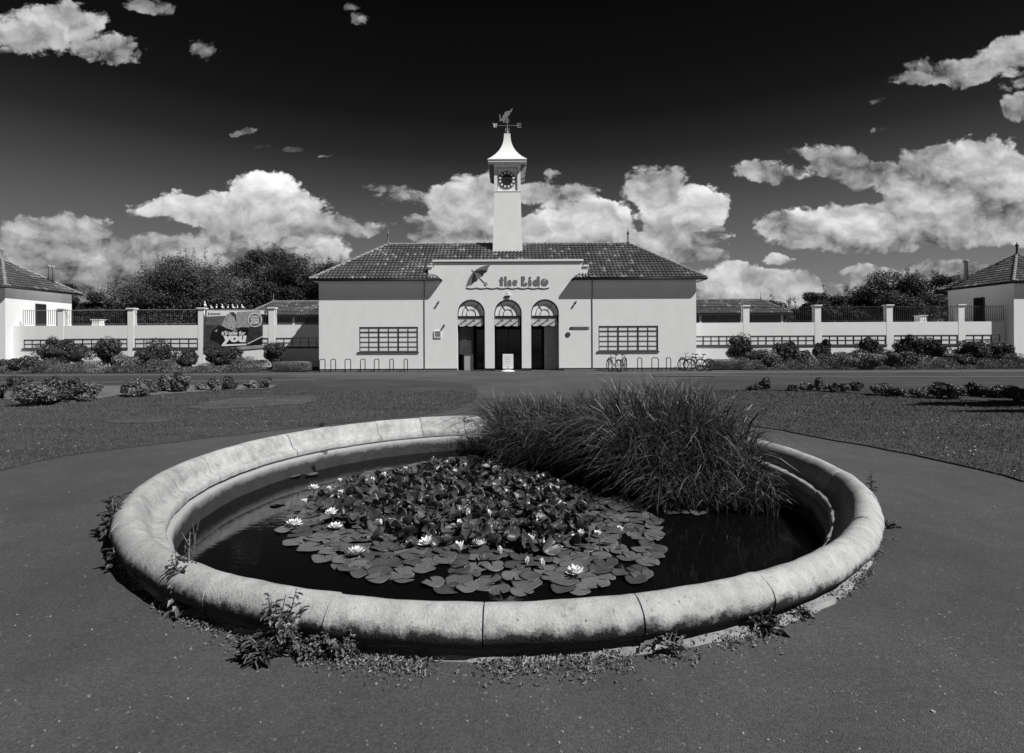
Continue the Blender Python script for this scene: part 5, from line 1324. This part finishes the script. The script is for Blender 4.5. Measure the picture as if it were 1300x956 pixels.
FL = [(372,665,0,'open white lily with a bud at the left tip of the pads'),(425,669,0,'star-shaped white lily near the left side of the pads'),(451.5,702,0,'pointed white lily at the front left of the pads, beside dark water'),(542,689,0,'open white lily in the front half, left of centre'),(583,697,1,'half-open white lily between the two larger front-centre lilies'),(608,690,0,'largest lily at front centre with upright petals'),(730,726,0,'broad white lily at the front right edge of the pads'),(635,701,2,'round white bud right of the front-centre lilies'),(666.5,714,2,'upright white bud on the flat pads right of centre'),(674,688,1,'tall folded white bloom above the flat pads right of centre'),(398,619,0,None),(418,622,1,None),(432,627,1,None),(430,612,1,None),(387,638,1,None),(420,650,0,None),(488,604,1,None),(515,596,1,None),(472,611,1,None),(590,591,1,None),(616,592,0,None),(706.5,621,1,None),(709,612,2,None),(655,632,2,None),(621,653,2,None),(483,664,2,None),(582,665,1,None),(736,679,1,None),(759,680,1,None),(634,609,2,None),(577,600,1,None),(786,674,1,None),(688,718,2,'small white bud near the front right lily')]
for x, y, k, lab in FL:
    hgt = .0 if y > 660 and (x < 470 or y > 680) else .12
    p = G(x, y, WZ+.05+hgt); sc_ = R.uniform(.9, 1.1)*(1.08 if lab else .85)
    lab = lab or 'small white lily flower among the crowded raised leaves and pads'
    if not used[k]:
        used[k] = True; f = protos[k]; f.location = (p.x, p.y, p.z-.02); f.scale = (sc_,)*3; f['label'] = lab; f.rotation_euler = (R.uniform(-.2, .2), R.uniform(-.2, .2), R.uniform(0, 6))
    else:
        f = dup(protos[k], (p.x, p.y, p.z-.02), R.uniform(0, 6), lab, None, sc_)
        f.rotation_euler = (R.uniform(-.25, .25), R.uniform(-.25, .25), R.uniform(0, 6))

# ---- tall grass in the pond
reed = thing('pond_grass_clump', (1.5, 8.2, WZ), 'tall arching clump of dark reedy grass at the back right of the pond', 'grass clump')
NB = 17500; seg = 9
th = np.radians(NR.uniform(-9, 93, NB)); rmin = np.where(th < math.radians(8), 1.9, 1.50+.42*np.abs(np.sin(th*1.5)))
rad = rmin+(3.35-rmin)*NR.rand(NB)**1.15
bx = PC.x+rad*np.cos(th); by = PC.y+rad*np.sin(th)
thd = np.degrees(th)
H = 1.60+.44*np.exp(-((thd-28)/24)**2)+.05*np.sin(thd*.35); H *= NR.uniform(.45, 1.0, NB)**.7
fi = np.clip(1-(rad-rmin)/.6, 0, 1)*(NR.rand(NB) < .85); fr = np.clip(1-(thd+9)/22, 0, 1)*(NR.rand(NB) < .6); rs1 = NR.rand(NB); H *= (1-.85*fi*rs1)*(1-.38*fr*NR.rand(NB))
H = np.where(thd < 6, H*(.62+.06*np.clip(thd, -9, 6)/1.0*.5), H)
# lean: outwards from the middle of the clump plus a light wind to the left
cxm, cym = 1.55, 8.1
ox = bx-cxm; oy = by-cym; ol = np.sqrt(ox*ox+oy*oy)+1e-6
la = NR.uniform(0, 2*PI, NB)
lx_ = .12*ox/ol*np.clip(ol, 0, 1.5)-.12+.50*np.cos(la); ly_ = .12*oy/ol*np.clip(ol, 0, 1.5)+.50*np.sin(la)
bend = NR.uniform(.3, 1.25, NB)
lx_ = lx_-(.15+.5*rs1)*fi*np.cos(th)+.05*fr; ly_ = ly_-(.15+.5*rs1)*fi-.2*fr
wd = NR.uniform(.0035, .009, NB)
tx_ = bx+lx_*bend*H*.95-PC.x; ty_ = by+ly_*bend*H-PC.y; tr_ = np.sqrt(tx_**2+ty_**2)
sc2 = np.clip((3.75-rad)/np.maximum(tr_-rad, 1e-3), .15, 1); sc2 = np.where(tr_ > 3.75, sc2, 1); lx_ = lx_*sc2; ly_ = ly_*sc2
t = np.linspace(0, 1, seg)
for mi_, sel in ((0, NR.rand(NB) < .86), (1, None)):
    pass
pale = NR.rand(NB) < .10
V = np.zeros((NB, seg, 2, 3))
pa_ = NR.uniform(0, PI, NB)
for j, q in enumerate(t):
    hz_ = .95*bend*(q**2.6)*H
    dz_ = H*(q-.50*bend*q**4.2)
    cx_ = bx+lx_*hz_; cy_ = by+ly_*hz_; cz_ = WZ-.05+dz_
    w = wd*(1-q**3)+.0005
    for s_, sg_ in ((0, -1), (1, 1)):
        V[:, j, s_, 0] = cx_+sg_*w*np.cos(pa_); V[:, j, s_, 1] = cy_+sg_*w*np.sin(pa_)*.6; V[:, j, s_, 2] = cz_+sg_*w*.3
m = MB(); m.v = list(map(tuple, V.reshape(-1, 3).tolist()))
base = np.arange(NB)[:, None]*seg*2
fl_ = []
for j in range(seg-1):
    a = base+j*2; fl_.append(np.concatenate((a, a+1, a+3, a+2), 1))
Fa = np.stack(fl_, 1).reshape(-1, 4); m.f = list(map(tuple, Fa.tolist())); m.m = np.repeat(pale.astype(int), seg-1).tolist()
m.build('blades', [m_reed, m_reedl], reed)

# ---- weeds round the pond foot
def weed(name, px, py, hpx, wpx, label, cat='weed', dark=False, nst=6, n=60, size=.05, lean=(0, 0), z0=0.0, group='weeds at the foot of the pond'):
    b_ = G(px, py, z0); D = b_.y; Hh = hpx*D/F; Wd = wpx*D/F/2
    t_ = thing(name, (b_.x, b_.y, z0), label, cat, group)
    st = MB(); lf = MB()
    for k in range(nst):
        a = R.uniform(0, 6.28); tip = Vector((b_.x+lean[0]+Wd*math.cos(a)*R.uniform(.2, 1), b_.y+lean[1]+Wd*.6*math.sin(a)*R.uniform(.2, 1), z0+Hh*R.uniform(.45, 1)))
        mid = Vector(b_).lerp(tip, .5)+Vector((R.uniform(-.02, .02), R.uniform(-.02, .02), .03*Hh))
        st.tube([b_, mid, tip], [.006, .004, .002], 5)
        for i in range(n//nst):
            q = R.uniform(.08, 1); p = (Vector(b_).lerp(mid, q*2) if q < .5 else mid.lerp(tip, q*2-1))
            a2 = R.uniform(0, 6.28); L_ = size*R.uniform(.6, 1.4)*(1.25-.7*q); d = Vector((math.cos(a2), math.sin(a2), R.uniform(-.2, .7))).normalized()
            s_ = d.cross(Vector((0, 0, 1))).normalized(); w_ = L_*.22; e_ = p+d*L_*.15
            # jagged leaf
            vs = [p, e_+s_*w_*.6, p+d*L_*.35+s_*w_*.4, p+d*L_*.45+s_*w_*1.1, p+d*L_*.62+s_*w_*.35, p+d*L_*.75+s_*w_*.7, p+d*L_+Vector((0, 0, -.25*L_)), p+d*L_*.75-s_*w_*.7, p+d*L_*.62-s_*w_*.35, p+d*L_*.45-s_*w_*1.1, p+d*L_*.35-s_*w_*.4, e_-s_*w_*.6]
            lf.add(vs, ((0,1,2,3,4,5,6), (0,6,7,8,9,10,11)))
    st.build('stem', m_weed, t_); lf.build('leaves', m_weedd if dark else m_weed, t_)
    return t_
weed('weed_plant', 148, 682, 55, 44, 'dark leafy weed against the leftmost side of the pond', dark=True, nst=10, n=150, size=.10)
weed('weed_plant', 152, 722, 38, 34, 'broad-leaved dark weed low on the left side of the pond', dark=True, nst=7, n=60, size=.11)
weed('weed_plant', 232, 772, 98, 52, 'tall weed with thin stems on the front left of the pond', nst=10, n=170, size=.07, dark=True)
weed('weed_plant', 238, 775, 46, 30, 'pale thistle leaves at the foot of the tall front left weed', nst=6, n=46, size=.12)
weed('tall_stem_weed', 245, 705, 50, 40, 'thin forked weed stalk rising over the left coping', nst=3, n=9, size=.03, z0=.1)
weed('weed_plant', 352, 832, 92, 66, 'large thistle in front of the coping, left of centre', nst=12, n=200, size=.07)
weed('weed_plant', 330, 838, 45, 80, 'sprawling lower leaves left of the large thistle', nst=8, n=90, size=.09, dark=True)
weed('weed_plant', 435, 836, 42, 74, 'low rounded clover-like weed clump right of the thistle', nst=18, n=330, size=.035)
weed('weed_plant', 392, 834, 30, 60, 'pale low weeds between the thistle and the round clump', nst=12, n=160, size=.05)
weed('weed_plant', 848, 828, 32, 50, 'broad glossy dock leaves under the front right coping', nst=9, n=26, size=.13)
weed('weed_plant', 972, 800, 30, 52, 'drooping dark weed beside the front right footing', nst=9, n=60, size=.09, dark=True)
weed('weed_plant', 1015, 784, 16, 34, 'small weed at the footing right of the drooping one', nst=6, n=40, size=.07)
weed('weed_plant', 1095, 705, 20, 50, 'low straggly weed on the right side of the pond', nst=8, n=90, size=.06, dark=True)
weed('tall_stem_weed', 1106, 625, 34, 8, 'upright thin weed stalk behind the right coping', nst=4, n=34, size=.05, dark=True)
weed('weed_plant', 1125, 670, 12, 34, 'dark blades of weed at the far right of the pond', nst=6, n=24, size=.09, dark=True)
weed('weed_plant', 408, 541, 9, 22, 'tiny weed tuft behind the far left coping', nst=5, n=40, size=.06, dark=True)
b_ = None
weed('weed_plant', 592, 537, 10, 26, 'small weed growing from the far coping beside the grass clump', nst=6, n=40, size=.05, dark=True, z0=.27)
weed('weed_plant', 411, 577, 8, 14, 'little weed growing from the far left inner ledge', nst=5, n=30, size=.04, dark=True, z0=-.03)
m = MB(); Nn = 6500; am = NR.normal(-88, 24, Nn); am = np.clip(am, -160, -30)
rr_ = 3.97+np.abs(NR.normal(0, .075, Nn))*np.where(np.abs(am+90) < 24, 1.15, .5)
patch = (np.sin(am*.9)+np.sin(am*.37+1)+NR.normal(size=Nn)*.8) > -.4
a_ = np.radians(am); p = np.stack((PC.x+rr_*np.cos(a_), PC.y+rr_*np.sin(a_), .005+.03*NR.rand(Nn)*np.exp(-(rr_-3.94)*4)), 1)[patch]
m.leaves(p, NR.normal(size=p.shape)*.5+np.array([0, 0, .8]), .016*NR.uniform(.5, 1.9, len(p)), 0, .45); 
sel = NR.rand(len(p)) < .3; m.leaves(p[sel], NR.normal(size=(sel.sum(), 3)), .024*NR.uniform(.5, 1.5, sel.sum()), 1, .4)
m.build('moss_and_seedlings', [m_weed, mat('straw_litter', .28, .8, .4, 20)], kind='stuff')
print('objects', len(bpy.data.objects))
